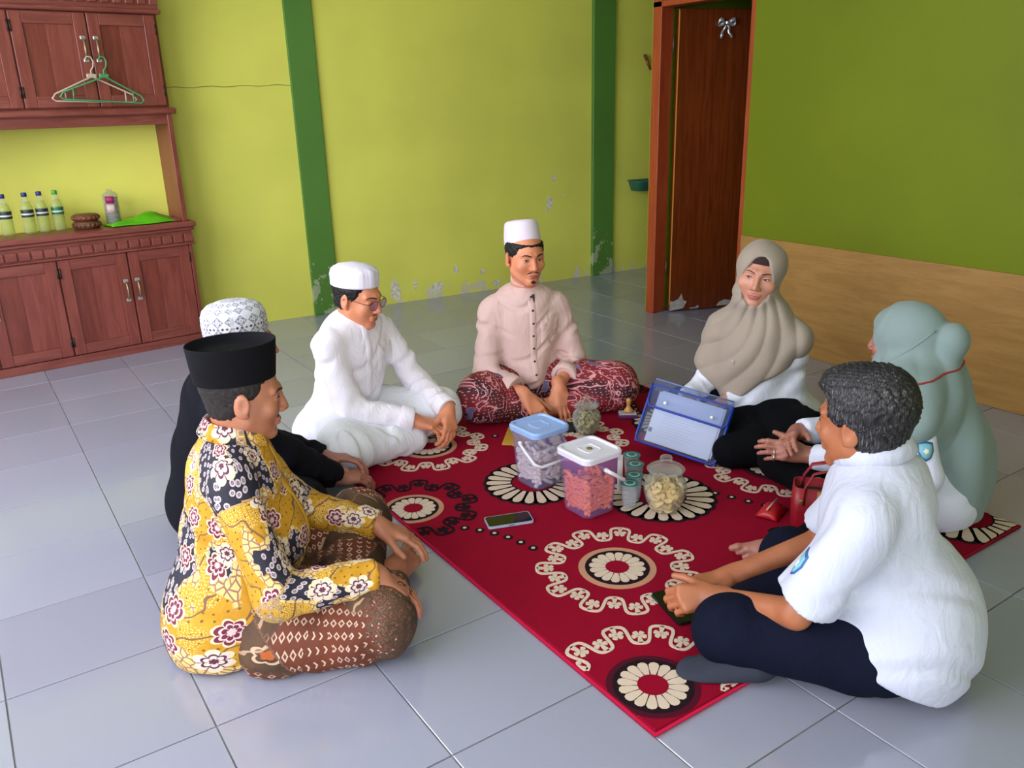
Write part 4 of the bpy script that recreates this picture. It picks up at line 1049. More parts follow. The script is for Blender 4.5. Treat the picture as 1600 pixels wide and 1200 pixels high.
def neck_prims(p, r=0.054):
    return [cap_(p.h(0, -0.022, -0.05), p.neck + p.R[2] * 0.0, r, r * 1.12, 0.03),
            cap_(p.neck - p.R[2] * 0.05, p.neck * 0.45 + p.shR * 0.55 - p.R[2] * 0.02, r * 0.8, 0.030, 0.025),
            cap_(p.neck - p.R[2] * 0.05, p.neck * 0.45 + p.shL * 0.55 - p.R[2] * 0.02, r * 0.8, 0.030, 0.025)]
def torso_prims(p, g=0.0, belly=0.0, k=0.05, hips=0.0):
    k = min(k, 0.055)
    R, z = p.R, p.size
    tilt = p.R.copy()
    return [ell_(p.pel, ((0.165 + hips) * z + g, 0.125 * z + g, 0.125 * z + g), R, k),
            ell_(p.wai + R[1] * belly * 0.5, (0.140 * z + g, (0.105 + belly) * z + g, 0.155 * z + g), R, k),
            ell_(p.chest, (0.150 * z + g, 0.108 * z + g, 0.165 * z + g), R, k),
            cap_(p.neck * 0.3 + p.shR * 0.7 - p.R[2] * 0.02, p.neck * 0.3 + p.shL * 0.7 - p.R[2] * 0.02, 0.040 * z + g, None, 0.03)]
def arm_prims(p, s, g=0.0, k=0.03):
    sh, el, wr = (p.shR, p.elR, p.wrR) if s > 0 else (p.shL, p.elL, p.wrL)
    return [cap_(sh, el, 0.040 + g, 0.034 + g, 0.02), cap_(el, wr, 0.035 + g, 0.026 + g, 0.02)]
def leg_prims(p, g=0.0, k=0.04):
    q = []
    for hip, kn, an in ((p.hipR, p.knR, p.anR), (p.hipL, p.knL, p.anL)):
        q += [cap_(hip, kn, 0.082 + g, 0.056 + g, k), cap_(kn, an, 0.054 + g, 0.036 + g, k)]
    return q
def rot(v, ax, a):
    ax = unit(ax); return v * math.cos(a) + np.cross(ax, v) * math.sin(a) + ax * (ax @ v) * (1 - math.cos(a))
def hand_prims(wr, d, n, right, curl=(0.35, 0.45, 0.3), spread=0.05, thumb=(0.55, 0.35), size=1.0, curls=None):
    """d: towards the fingers, n: back of the hand; thumb on the side of the palm"""
    d = unit(d); n = unit(A3(n) - d * (A3(n) @ d)); s = np.cross(n, d) * (1 if right else -1)
    z = size; wr = A3(wr)
    P = lambda a, b, c: wr + z * (a * s + b * d + c * n)
    q = [cap_(P(0, -0.02, 0), P(0, 0.02, 0), 0.026 * z, 0.023 * z, 0.02)]
    xs = (0.0285, 0.0100, -0.0090, -0.0270); kb = (0.090, 0.093, 0.088, 0.079)
    ln = ((0.041, 0.025, 0.020), (0.045, 0.028, 0.021), (0.042, 0.026, 0.020), (0.033, 0.019, 0.018))
    rr = (0.0092, 0.0094, 0.0090, 0.0080)
    for i in range(4):
        q.append(cap_(P(xs[i] * 0.6, 0.015, 0), P(xs[i], kb[i], 0.003), 0.0150 * z, 0.0118 * z, 0.012))
    q.append(ell_(P(0.024, 0.035, -0.010), (0.018 * z, 0.030 * z, 0.014 * z), np.array([s, d, n]), 0.012))
    q.append(ell_(P(-0.020, 0.040, -0.009), (0.014 * z, 0.030 * z, 0.012 * z), np.array([s, d, n]), 0.012))
    for i in range(4):
        p0 = P(xs[i], kb[i], 0.002); dd = rot(d, n, (-1 if right else 1) * spread * (1.5 - i) * -1)
        ax = np.cross(dd, n); cu = curls[i] if curls else curl
        for j in range(3):
            dd = rot(dd, ax, -cu[j])
            p1 = p0 + dd * ln[i][j] * z
            r0 = rr[i] * z * (1 - 0.08 * j)
            q.append(cap_(p0, p1, r0, r0 * 0.93, 0.0045))
            p0 = p1
    t0 = P(0.022, 0.018, -0.006); t1 = P(0.045, 0.050, -0.014)
    dt = unit(s * thumb[0] + d * 0.8 - n * thumb[1]); t2 = t1 + dt * 0.034 * z
    dt2 = unit(dt + d * 0.35 - s * 0.15); t3 = t2 + dt2 * 0.026 * z
    q += [cap_(t0, t1, 0.0165 * z, 0.0125 * z, 0.010), cap_(t1, t2, 0.0112 * z, 0.0102 * z, 0.005), cap_(t2, t3, 0.0104 * z, 0.0085 * z, 0.004)]
    return q
def foot_prims(an, toe, up=(0, 0, 1), right=True, size=1.0, toes=True):
    an, toe = A3(an), A3(toe); d = unit(toe - an); u = unit(A3(up) - d * (A3(up) @ d)); s = np.cross(d, u) * (1 if right else -1)
    L = 0.235 * size
    P = lambda a, b, c: an + a * s + b * d + c * u                     # s: towards the little toe
    q = [ell_(P(0, -0.035, -0.022), (0.028, 0.036, 0.032), np.array([s, d, u]), 0.03),
         cap_(P(0, 0.0, 0.0), P(-0.004, 0.09, -0.020), 0.036, 0.027, 0.03),
         cap_(P(-0.012, 0.05, -0.022), P(-0.020, 0.125, -0.027), 0.027, 0.020, 0.025),
         cap_(P(0.014, 0.04, -0.028), P(0.024, 0.108, -0.030), 0.024, 0.017, 0.025)]
    if toes:
        for i in range(5):
            x = -0.027 + 0.0145 * i; y = 0.130 - 0.0065 * i - 0.0015 * i * i
            r = (0.0125, 0.0092, 0.0086, 0.0080, 0.0076)[i]; l = (0.042, 0.036, 0.032, 0.027, 0.022)[i]
            q.append(cap_(P(x, y, -0.027), P(x * 1.12, y + l * 0.6, -0.025), r, r, 0.005))
            q.append(cap_(P(x * 1.12, y + l * 0.6, -0.025), P(x * 1.14, y + l, -0.031), r * 0.95, r * 0.85, 0.004))
    else:
        q.append(ell_(P(-0.002, 0.145, -0.028), (0.040, 0.042, 0.019), np.array([s, d, u]), 0.02))
    return q
def flatcap(a, b, ra, rb, k=0.02, wr=None):
    """a sleeve or trouser leg: as cap_, with a straight cut at b"""
    f, lo, hi, k, op = cap_(a, b, ra, rb, k, wr)
    a, b = A3(a), A3(b); n = unit(b - a)
    return (lambda P: np.maximum(f(P), (P - b) @ n), lo, hi, k, op)
def waves(p, items):
    """cloth folds: each item (direction, wavelength, amplitude, phase, wobble direction)"""
    items = [(unit(p.R.T @ A3(d)), l, a, ph, unit(p.R.T @ A3(w))) for d, l, a, ph, w in items]
    def f(P):
        q = P - p.o; out = 0
        for d, l, a, ph, w in items:
            s = q @ d; t = q @ w
            x = np.sin(PI * s / l + ph + 0.9 * np.sin(2 * PI * t / (l * 3.1) + ph * 2))
            m = np.clip(0.5 + 0.9 * np.sin(2 * PI * t / (l * 2.3) + ph * 3 + 1 + 2 * np.sin(PI * s / l * 0.7)), 0, 1)
            out = out + a * m * (1.5 * np.exp(-(x / 0.30) ** 2) - 0.6 * np.exp(-((np.abs(x) - 0.6) / 0.25) ** 2))
        return out
    return func_(f)
FLOOR_CUT = lambda z=0.004: plane_((0, 0, z), (0, 0, -1), 0.006)
def cast(prims, S, D, it=30):
    P = np.array(S, float); D = np.asarray(D, float)
    for _ in range(it):
        d = evalp(prims, P, pad=None)
        P += D * np.clip(d, -0.02, 0.08)[:, None] * 0.85
    return P
def decal(name, prims, C, X, Y, Z, poly, mat, p, parent, off=0.0012, start=0.05):
    """a thin patch that lies on the surface below it"""
    C, X, Y, Z = A3(C), A3(X), A3(Y), A3(Z)
    poly = np.array(poly, float)
    m = []
    for i in range(len(poly)):
        a, b = poly[i], poly[(i + 1) % len(poly)]; k = max(1, int(np.linalg.norm(b - a) / 0.006))
        m += [a + (b - a) * j / k for j in range(k)]
    m = np.array(m); c = m.mean(0); n = len(m)
    lev = (0.45, 0.93, 1.0); offs = (1, 1, -0.5)
    pts = np.concatenate([c[None]] + [c + (m - c) * l for l in lev])
    o = np.concatenate([[off]] + [np.full(n, off * f) for f in offs])
    S = C + pts[:, :1] * X + pts[:, 1:] * Y + Z * start
    W = cast(prims, S, -Z) + Z * o[:, None]
    F = [(0, 1 + i, 1 + (i + 1) % n) for i in range(n)]
    for r in range(2):
        a, b = 1 + r * n, 1 + (r + 1) * n
        for i in range(n):
            j = (i + 1) % n
            F += [(a + i, b + i, b + j), (a + i, b + j, a + j)]
    me = mesh_from(name, W - p.o, np.array(F))
    return link(name, me, mat, parent, True)
def ribbon(name, prims, C, X, Y, Z, path, width, mat, p, parent, off=0.002, start=0.05, world=False):
    C, X, Y, Z = A3(C), A3(X), A3(Y), A3(Z)
    path = np.array(path, float); n = len(path)
    w = np.full(n, width) if np.isscalar(width) else np.array(width)
    t = np.gradient(path, axis=0); t /= np.linalg.norm(t, axis=1, keepdims=True) + 1e-12
    nn = np.stack([-t[:, 1], t[:, 0]], 1)
    ks = (-1, -0.8, 0, 0.8, 1); hs = (-0.6, 0.8, 1, 0.8, -0.6)
    pts = np.concatenate([path + nn * (w[:, None] * k / 2) for k in ks]); o = np.concatenate([np.full(n, off * h) for h in hs])
    W = cast(prims, C + pts[:, :1] * X + pts[:, 1:] * Y + Z * start, -Z) + Z * o[:, None]
    F = []
    for k in range(4):
        for i in range(n - 1):
            F.append((k * n + i, k * n + i + 1, (k + 1) * n + i + 1, (k + 1) * n + i))
    return link(name, mesh_from(name, W - p.o, np.array(F)), mat, parent, True)
def almond(w, h, n=8, tilt=0.0):
    up = [(-w / 2 + w * i / n, h * 0.62 * math.sin(PI * i / n) ** 0.8) for i in range(n + 1)]
    dn = [(w / 2 - w * i / n, -h * 0.38 * math.sin(PI * i / n)) for i in range(1, n)]
    return [(x, y + tilt * x) for x, y in up + dn]
def skin(name, rgb):
    if name in MATS: return MATS[name]
    M = Mat(name, srgb(*rgb), 0.48)
    c = M.coord(); n = M.noise(c, 14.0, 4.0); a = srgb(*rgb)
    M.set('Base Color', M.mix(n.step(0.3, 0.7), (a[0] * 0.88, a[1] * 0.80, a[2] * 0.76, 1), (min(1, a[0] * 1.08), a[1] * 1.06, a[2] * 1.04, 1)))
    M.set('Subsurface Weight', 0.08); M.b.inputs['Subsurface Radius'].default_value = (0.6, 0.25, 0.15); M.set('Subsurface Scale', 0.01)
    M.bump(M.noise(c, 260.0, 2.0), 0.12, 0.002)
    MATS[name] = M.m
    return M.m
def face(p, parent, opened=1.0, brow=1.0, lip=(165, 92, 84), gaze=(0.0, 0.0), smile=0.0):
    hp = p.headp; X, Z, Y = p.HR
    white = simple('eye_white', (188, 176, 168), 0.3); dark = simple('eye_iris', (38, 24, 18), 0.2); hair = simple('brow_hair', (40, 30, 26), 0.8)
    lipm = simple('lip_%d_%d' % (lip[0], lip[1]), lip, 0.45)
    if smile is None: lipm = None
    for s in (1, -1):
        C = p.h(s * 0.0315, 0, -0.002)
        if opened > 0.25:
            e = decal('eye', hp, C, X * s, Y, Z, almond(0.027, 0.0095 * opened, tilt=0.10), white, p, parent, 0.0008, 0.12)
            gx = gaze[0] * s
            ir = [(gx + 0.0052 * math.cos(t * PI / 6), max(-0.0034 * opened, min(0.0052 * opened, 0.0052 * math.sin(t * PI / 6) + gaze[1]))) for t in range(12)]
            decal('iris', hp, C, X * s, Y, Z, ir, dark, p, e, 0.0014, 0.12)
        lash = [(-0.014 + 0.028 * i / 8, (0.0062 * opened + 0.0004) * math.sin(PI * i / 8) ** 0.8 + 0.10 * (-0.014 + 0.028 * i / 8) - (0.0025 if opened <= 0.25 else 0) * math.sin(PI * i / 8)) for i in range(9)]
        ribbon('eyelash', hp, C, X * s, Y, Z, lash, [0.0012, 0.002, 0.0025, 0.0028, 0.0028, 0.0028, 0.0026, 0.0022, 0.0014], hair, p, parent, 0.0014, 0.12)
        br = [(0.012 + 0.040 * i / 8 - 0.0315, 0.0195 + 0.005 * math.sin(PI * (i / 8) ** 1.3)) for i in range(9)]
        ribbon('eyebrow', hp, p.h(s * 0.0315, 0, -0.002), X * s, Y, Z, br, [w * brow for w in (0.0045, 0.006, 0.0065, 0.0065, 0.006, 0.0055, 0.0045, 0.003, 0.0015)], hair, p, parent, 0.0014, 0.12)
    if lipm:
        up = [(-0.024, 0.001 + smile)] + [(-0.024 + 0.048 * i / 10, 0.0060 * math.sin(PI * i / 10) ** 0.7 + (-0.0016 if i == 5 else 0) + smile * abs(i / 5 - 1)) for i in range(1, 10)] + [(0.024, 0.001 + smile)]
        lo = [(0.022 - 0.044 * i / 10, -0.0078 * math.sin(PI * i / 10) ** 0.8) for i in range(1, 10)]
        decal('lips', hp, p.h(0, 0, -0.0700), X, Y, Z, up + lo, lipm, p, parent, 0.0007, 0.14)
def oval_cap(name, p, prof, mat, parent, C=(0, -0.014, 0.0), ax=0.082, ay=0.101, tilt=0.0, n=64, wave=None, uv=True):
    """cap in head axes; prof: (radius factor, height)"""
    a = math.radians(tilt); V = []; U = []
    for j, (r, z) in enumerate(prof):
        for i in range(n):
            t = 2 * PI * i / n
            rr = r * (1 + (wave(t, z) if wave else 0))
            y = ay * rr * math.sin(t); zz = z
            y2 = y * math.cos(a) - zz * math.sin(a); z2 = y * math.sin(a) + zz * math.cos(a)
            V.append(p.h(C[0] + ax * rr * math.cos(t), C[1] + y2, C[2] + z2)); U.append((t * 0.09, z if j < len(prof) * 0.6 else z + (1 - r) * 0.08, 0))
    F = []
    for j in range(len(prof) - 1):
        for i in range(n):
            k = (i + 1) % n
            F.append((j * n + i, j * n + k, (j + 1) * n + k, (j + 1) * n + i))
    me = mesh_from(name, np.array(V) - p.o, np.array(F))
    at = me.attributes.new('cloth_uv', 'FLOAT_VECTOR', 'POINT'); at.data.foreach_set('vector', np.array(U, np.float32).ravel())
    return link(name, me, mat, parent, True)
def hair_shell(p, mat, parent, g=0.005, low=-0.055, front=0.055, frontlow=0.045, bulk=0.0, noise=0.0015, cap=False, extra=()):
    h, R = p.h, p.HR
    q = [ell_(h(0, -0.017, 0.034 + bulk * 0.4), (0.074 + g + bulk, 0.094 + g + bulk, 0.082 + g + bulk), R, 0.02),
         ell_(h(0, -0.030, -0.035), (0.060 + g, 0.055 + g, 0.045), R, 0.03)]
    q += list(extra)
    # forehead and face stay free, ears too
    q.append(box_(h(0, front + 0.1, -0.10 + frontlow), (0.15, 0.1, 0.10), R, 0.03, 0.02, '-'))
    q.append(box_(h(0, 0.122, -0.10), (0.15, 0.1, 0.10 + 0.012), R, 0.03, 0.015, '-'))
    for s in (1, -1): q.append(ell_(h(s * 0.090, 0.004, -0.030), (0.035, 0.034, 0.038), R, 0.006, '-'))
    q.append(plane_(h(0, 0, low), -R[2], 0.015))
    if cap: q.append(plane_(h(0, 0, 0.066), R[2], 0.006))
    if noise:
        def f(P):
            l = (P - p.head) @ R.T
            return noise * (np.sin(l[:, 0] * 420 + 9 * np.sin(l[:, 2] * 55)) + np.sin(l[:, 1] * 380 + 7 * np.sin(l[:, 2] * 70 + l[:, 0] * 40)))
        q.append(func_(f))
    return sdf_mesh('hair', q, 0.004, mat, parent, origin=p.o, newton=False)
def collar(p, mat, parent, r=0.066, h=0.035, gap=0.25, fold=0.0, drop=0.02, ax=None, th=0.0022, tilt=None, up=0.0):
    """stand-up (fold=0) or turned-down collar around the neck, open at the front"""
    base = p.neck + p.R[2] * (0.026 + up); nk = unit(p.h(0, -0.02, -0.05) - p.neck)
    nk = unit(nk + p.R[2] * 0.8)
    f = unit(p.R[1] - nk * (p.R[1] @ nk)); x = np.cross(f, nk)
    prof = [(1.0, 0.0), (0.98, h * 0.6), (0.97, h)] if not fold else [(1.0, 0.0), (0.97, h), (1.02, h * 1.06), (1.12, h * 0.75), (1.12 + fold, h * 0.75 - 0.03)]
    n = 40; G = []
    for j, (q, z) in enumerate(prof):
        row = []
        for i in range(n + 1):
            t = gap + (2 * PI - 2 * gap) * i / n
            dz = -drop * (0.5 + 0.5 * math.cos(t)) ** 1.5
            e = 0.0
            if fold and j == 4: e = 0.022 * max(0, math.cos(t)) ** 3
            row.append(base + f * (math.cos(t) * r * q * 1.06) + x * (math.sin(t) * r * q) + nk * (z + dz - e) - p.o)
        G.append(row)
    mb = MB(); mb.sheet(G, th)
    return mb.build('collar', mat, parent, True)
def button(p, parent, prims, C, Z, mat, r=0.0055):
    P = cast(prims, [A3(C) + unit(Z) * 0.06], -unit(Z))[0]
    M = Matrix.Translation(Vector(P + unit(Z) * 0.0005 - p.o)) @ Vector(unit(Z)).to_track_quat('Z', 'Y').to_matrix().to_4x4()
    return MB().lathe([(0, 0.003), (r * 0.6, 0.0026), (r, 0.002), (r, -0.001)], 10, M=M).build('button', mat, parent, True)
def limb_uv(p, segs, torso=True):
    """cloth coordinates: around and along the torso or the nearest sleeve"""
    def f(V):
        q = (V - p.o) @ p.R.T
        a = q[:, 0] - p.side; b = q[:, 1] - p.lean * 0.6; u = np.arctan2(a, b) * 0.17; v = q[:, 2] + 0.8 * np.maximum(0, 0.15 - np.sqrt(a * a + b * b))
        best = np.sqrt((q[:, 0] / 1.25) ** 2 + (q[:, 1] - p.lean * 0.6) ** 2) * 0.62
        out = np.stack([u, v], 1)
        for k, (a, b) in enumerate(segs):
            a, b = A3(a), A3(b); ab = b - a; L = np.linalg.norm(ab); n = ab / L
            s0 = (V - a) @ n; s = np.clip(s0, 0, L); w = V - a - s[:, None] * n; d = np.sqrt((w * w).sum(1))
            x = unit(np.cross(n, (0.11, 0.2, 0.95))); y = np.cross(n, x)
            if k % 2 == 0: d = np.where(s0 < 0.035, d + 1, d)
            m = d < best
            th = np.arctan2(w @ y, w @ x)
            out[m] = np.stack([th * 0.060 + 3.1 + k * 0.7, s0 + k * 0.37], 1)[m]; best = np.minimum(best, d)
        return out
    return f
def lap_uv(p):
    """cloth coordinates for a wrap over the lap"""
    def f(V):
        q = (V - p.o) @ p.R.T
        return np.stack([q[:, 0] + 0.35 * q[:, 1], 0.45 * q[:, 1] - 1.1 * q[:, 2]], 1)
    return f
# ------------------------------------------------------------------ cloth materials
def cloth(name, rgb, rough=0.85, weave=900.0, fold=0.35, sheen=0.15, amount=0.05):
    if name in MATS: return MATS[name]
    M = Mat(name, srgb(*rgb), rough); c = M.coord(); a = srgb(*rgb)
    n = M.noise(c, 5.0, 3.0)
    M.set('Base Color', M.mix(n, tuple(x * (1 - amount) for x in a[:3]) + (1,), tuple(min(1, x * (1 + amount)) for x in a[:3]) + (1,)))
    M.set('Sheen Weight', sheen if sum(rgb) > 250 else 0.0); M.set('Specular IOR Level', 0.1)
    h = M.noise(M.scale(c, (1.0, 1.0, 0.55)), 17.0, 4.0, 0.5, 1.6) * 0.9 + M.noise(c, weave, 1.0) * 0.04
    M.bump(h, fold, 0.012)
    MATS[name] = M.m
    return M.m
def cell_flower(M, uv, scale, petals, size, rnd=0.75):
    """scattered flowers on cloth coordinates: returns radius relative to the petal edge, distance from the centre, random value"""
    v = M.voronoi(uv, scale, 'F1', '2D', rnd)
    sub = M.nt.nodes.new('ShaderNodeVectorMath'); sub.operation = 'SUBTRACT'
    sc = M.nt.nodes.new('ShaderNodeVectorMath'); sc.operation = 'SCALE'
    # Position output is in scaled-down space already
    M.nt.links.new(uv.k, sub.inputs[0]); M.nt.links.new(v.outputs['Position'], sub.inputs[1])
    M.nt.links.new(sub.outputs[0], sc.inputs[0]); sc.inputs['Scale'].default_value = 1.0
    x, y, _ = M.xyz(E_(M.nt, sc.outputs[0]))
    r = (x * x + y * y).sqrt(); th = y.atan2(x)
    edge = ((th * (petals / 2.0)).sin().abs() * 0.30 + 0.70) * size
    rnd_ = M.xyz(E_(M.nt, v.outputs['Color']))[0]
    return r / edge, r, rnd_, th
def batik_yellow():
    M = Mat('batik_yellow_cloth', rough=0.75)
    uv = M.uv('cloth_uv')
    u, v, _ = M.xyz(uv)
    warp = M.noise(uv, 9.0, 2.0, dim='2D')
    flow = M.noise(M.vec(u * 1.0 + warp * 0.05, v * 0.55 - u * 0.45 + warp * 0.05), 7.5, 1.5, dim='2D')
    yel = M.mix(M.noise(uv, 30.0, 2.0, dim='2D'), srgb(184, 130, 16), srgb(206, 152, 30))
    dots = M.voronoi(uv, 46.0, 'F1', '2D', 0.35)
    yel = M.mix(E_(M.nt, dots.outputs['Distance']).lt(0.13), yel, srgb(120, 84, 20))
    fine = M.voronoi(uv, 170.0, 'F1', '2D', 0.6)
    band = M.noise(uv, 6.0, 1.0, dim='2D').step(0.50, 0.54)
    yel = M.mix(E_(M.nt, fine.outputs['Distance']).lt(0.30) * band, yel, srgb(228, 196, 110))
    # wavy outlines
    line = (((v * 0.8 + u * 0.6 + warp * 0.09) * 16.0).fract() - 0.5).abs().lt(0.035)
    col = M.mix(line, yel, srgb(120, 84, 60))
    # navy areas with small pale leaves
    navy = flow.step(0.540, 0.552)
    leaf = M.voronoi(M.vec(u * 1.0 + warp * 0.02, v * 0.7), 58.0, 'F1', '2D', 0.9)
    ld = E_(M.nt, leaf.outputs['Distance'])
    nv = M.mix((ld - 0.24).abs().lt(0.085), srgb(27, 25, 42), srgb(196, 178, 180))
    nv = M.mix(ld.lt(0.10), nv, srgb(150, 130, 150))
    col = M.mix(navy, col, nv)
    # cream leafy filling beside the navy
    ring = flow.step(0.485, 0.495) * (1.0 - flow.step(0.540, 0.548))
    fil = M.voronoi(uv, 60.0, 'DISTANCE_TO_EDGE', '2D', 1.0)
    crm = M.mix(E_(M.nt, fil.outputs['Distance']).lt(0.10), srgb(226, 196, 120), srgb(150, 104, 96))
    col = M.mix(ring, col, crm)
    # flowers
    for sc, pt, size, ca, cb, off in ((8.6, 7.0, 0.036, srgb(112, 28, 52), srgb(214, 190, 190), 0.0), (7.4, 6.0, 0.036, srgb(224, 208, 190), srgb(96, 40, 70), 3.7)):
        uu = M.vec(u + off, v + off * 0.7)
        q, r, rn, th = cell_flower(M, uu, sc, pt, size)
        has = rn.gt(0.42)
        out = q.lt(1.0) * has
        body = M.mix(q.gt(0.84), ca, srgb(232, 210, 170))
        body = M.mix((q - 0.55).abs().lt(0.07), body, cb)
        body = M.mix((th * (pt / 2.0)).sin().abs().lt(0.14) * q.gt(0.3), body, cb)
        body = M.mix(q.lt(0.24), body, cb)
        col = M.mix(out, col, body)
    M.set('Base Color', col)
    c = M.coord()
    M.bump(M.noise(c, 20.0, 4.0, 0.55, 1.2), 0.35, 0.012)
    MATS[M.m.name] = M.m
    return M.m
def batik_brown():
    M = Mat('brown_sarong_cloth', rough=0.8)
    uv = M.uv('cloth_uv'); u, v, _ = M.xyz(uv)
    w = M.noise(uv, 8.0, 3.0, dim='2D')
    base = M.mix(w.step(0.35, 0.65), srgb(62, 42, 30), srgb(92, 66, 42))
    streak = (((u * 0.5 + v + w * 0.12) * 9.0).fract() - 0.5).abs().lt(0.03)
    base = M.mix(streak * w.gt(0.5), base, srgb(170, 140, 110))
    patch = M.noise(M.vec(u + 2.2, v + 0.4), 5.0, 1.0, dim='2D').step(0.50, 0.56)
    base = M.mix(patch, base, M.mix(w, srgb(120, 56, 26), srgb(84, 40, 26)))
    # rows of little arrow marks
    gx = (u * 58.0).fract() - 0.5; gy = (v * 52.0 + (u * 58.0).floor() * 0.5).fract() - 0.5
    ch = ((gy + gx.abs() * 1.1 - 0.12).abs()).lt(0.12) * gx.abs().lt(0.26)
    dia = (gx.abs() + gy.abs() * 0.8 - 0.26).abs().lt(0.08)
    sel = M.noise(M.vec(u * 1.0 + 7.0, v), 9.0, 0.0, dim='2D').gt(0.5)
    base = M.mix(ch * patch * (1.0 - sel), base, srgb(206, 178, 156)); base = M.mix(dia * patch * sel, base, srgb(200, 170, 150))
    q, r, rn, th = cell_flower(M, M.vec(u + 1.3, v), 7.0, 5.0, 0.030)
    base = M.mix((q - 0.75).abs().lt(0.10) * rn.gt(0.55), base, srgb(196, 160, 130)); base = M.mix(q.lt(0.4) * rn.gt(0.55), base, srgb(170, 84, 30))
    M.set('Base Color', base); M.bump(M.noise(M.coord(), 16.0, 4.0, 0.5, 1.5), 0.4, 0.014)
    return M.m
def batik_red():
    M = Mat('maroon_sarong_cloth', rough=0.75)
    uv = M.uv('cloth_uv'); u, v, _ = M.xyz(uv)
    w = M.noise(uv, 10.0, 2.0, dim='2D'); w2 = M.noise(M.vec(u + 4.0, v), 10.0, 2.0, dim='2D')
    base = M.mix(M.noise(uv, 4.0, 1.0, dim='2D').step(0.42, 0.58), srgb(58, 16, 28), srgb(124, 22, 34))
    dots = M.voronoi(uv, 60.0, 'F1', '2D', 0.5)
    base = M.mix(E_(M.nt, dots.outputs['Distance']).lt(0.16), base, srgb(206, 150, 150))
    pw = M.vec(u + w * 0.10, v + w2 * 0.10)
    st = M.voronoi(M.scale(pw, (1.0, 0.55, 1.0)), 24.0, 'F1', '2D', 1.0)
    d = E_(M.nt, st.outputs['Distance']); rn = M.xyz(E_(M.nt, st.outputs['Color']))
    base = M.mix(d.lt(0.34) * rn[0].gt(0.45), base, srgb(196, 120, 128))
    base = M.mix(d.lt(0.22) * rn[0].gt(0.45), base, srgb(96, 24, 36))
    base = M.mix(d.lt(0.30) * rn[1].gt(0.82), base, srgb(96, 92, 130))
    ed = M.voronoi(M.scale(pw, (1.0, 0.55, 1.0)), 11.0, 'DISTANCE_TO_EDGE', '2D', 1.0)
    e = E_(M.nt, ed.outputs['Distance'])
    base = M.mix((e - 0.10).abs().lt(0.022) * w.gt(0.45), base, srgb(214, 150, 156))
    M.set('Base Color', base); M.bump(M.noise(M.coord(), 16.0, 4.0, 0.5, 1.5), 0.4, 0.014)
    return M.m
def patterned_cap():
    M = Mat('patterned_cap_cloth', rough=0.85)
    uv = M.uv('cloth_uv'); u, v, _ = M.xyz(uv)
    base = M.mix(M.noise(uv, 40.0, 2.0, dim='2D'), srgb(205, 205, 216), srgb(226, 226, 234))
    px = ((u * 26.0).fract() - 0.5); py = ((v * 26.0 + 0.30).fract() - 0.5)
    dia = px.abs() + py.abs()
    base = M.mix((dia - 0.42).abs().lt(0.035), base, srgb(84, 88, 108))
    base = M.mix((dia - 0.33).abs().lt(0.018), base, srgb(120, 122, 140))
    box = px.abs().mx(py.abs())
    base = M.mix((box - 0.19).abs().lt(0.020), base, srgb(70, 74, 96))
    base = M.mix(((px.abs() - py.abs()).abs().lt(0.02)) * box.lt(0.19), base, srgb(90, 94, 112))
    ew = ((u * 78.0).fract() - 0.5).abs() + (((v - 0.063) * 78.0)).abs()
    base = M.mix(ew.lt(0.40), base, M.mix(((u * 78.0).floor() * 0.37).fract(), srgb(40, 44, 66), srgb(150, 132, 130)))
    M.set('Base Color', base); M.bump(M.noise(M.coord(), 600.0, 1.0), 0.2, 0.003)
    return M.m
def hair_mat(name, rgb, grey=0.0):
    if name in MATS: return MATS[name]
    M = Mat(name, srgb(*rgb), 0.55)
    c = M.coord(); n = M.noise(M.scale(c, (1.0, 1.0, 0.12)), 330.0, 3.0, 0.6)
    a = srgb(*rgb)
    b = srgb(*(int(x + (130 - x) * grey) for x in rgb))
    M.set('Base Color', M.mix(n.step(0.45, 0.85) * M.noise(c, 16.0, 2.0).step(0.25, 0.55), a, b))
    M.bump(n, 0.5, 0.004); M.set('Specular IOR Level', 0.35)
    MATS[name] = M.m
    return M.m
# ------------------------------------------------------------------ the people
SK_A = skin('skin_tan', (178, 118, 90)); SK_B = skin('skin_warm', (216, 142, 106)); SK_C = skin('skin_brown', (168, 104, 70))
SK_D = skin('skin_fair', (196, 140, 118)); SK_E = skin('skin_rose', (168, 112, 98))
BLACKHAIR = hair_mat('black_hair', (22, 19, 20), 0.10)
def person_root(p, label):
    e = empty('person', p.o); tag(e, label, 'person', 'people sitting in a circle'); return e
def body(p, root, mat, hands, feet, garments, wide=1.0, female=False, vox=0.0040):
    p.headp = head_prims(p, wide, female)
    q = torso_prims(p, -0.022) + arm_prims(p, 1) + arm_prims(p, -1) + leg_prims(p, -0.012) + neck_prims(p) + p.headp + hands + feet
    return sdf_mesh('body', q, vox, mat, root, hidden=[(g, 0.003) for g in garments], origin=p.o)
def neck_hole(p, r=0.060, up=0.0, fw=0.0):
    r = min(r, 0.057)
    return cap_(p.neck + p.R[2] * (0.048 + up) + p.R[1] * fw, p.h(0, 0.0, -0.03), r, r, 0.008, None, '-')
def sleeve(p, s, r0, r1, r2, w1, w2, end=1.0, k=0.03):
    sh, el, wr = (p.shR, p.elR, p.wrR) if s > 0 else (p.shL, p.elL, p.wrL)
    return [cap_(sh, el, r0 - 0.006, r1, 0.04), flatcap(el, el + (wr - el) * end, r1, r2, 0.018, w2)]

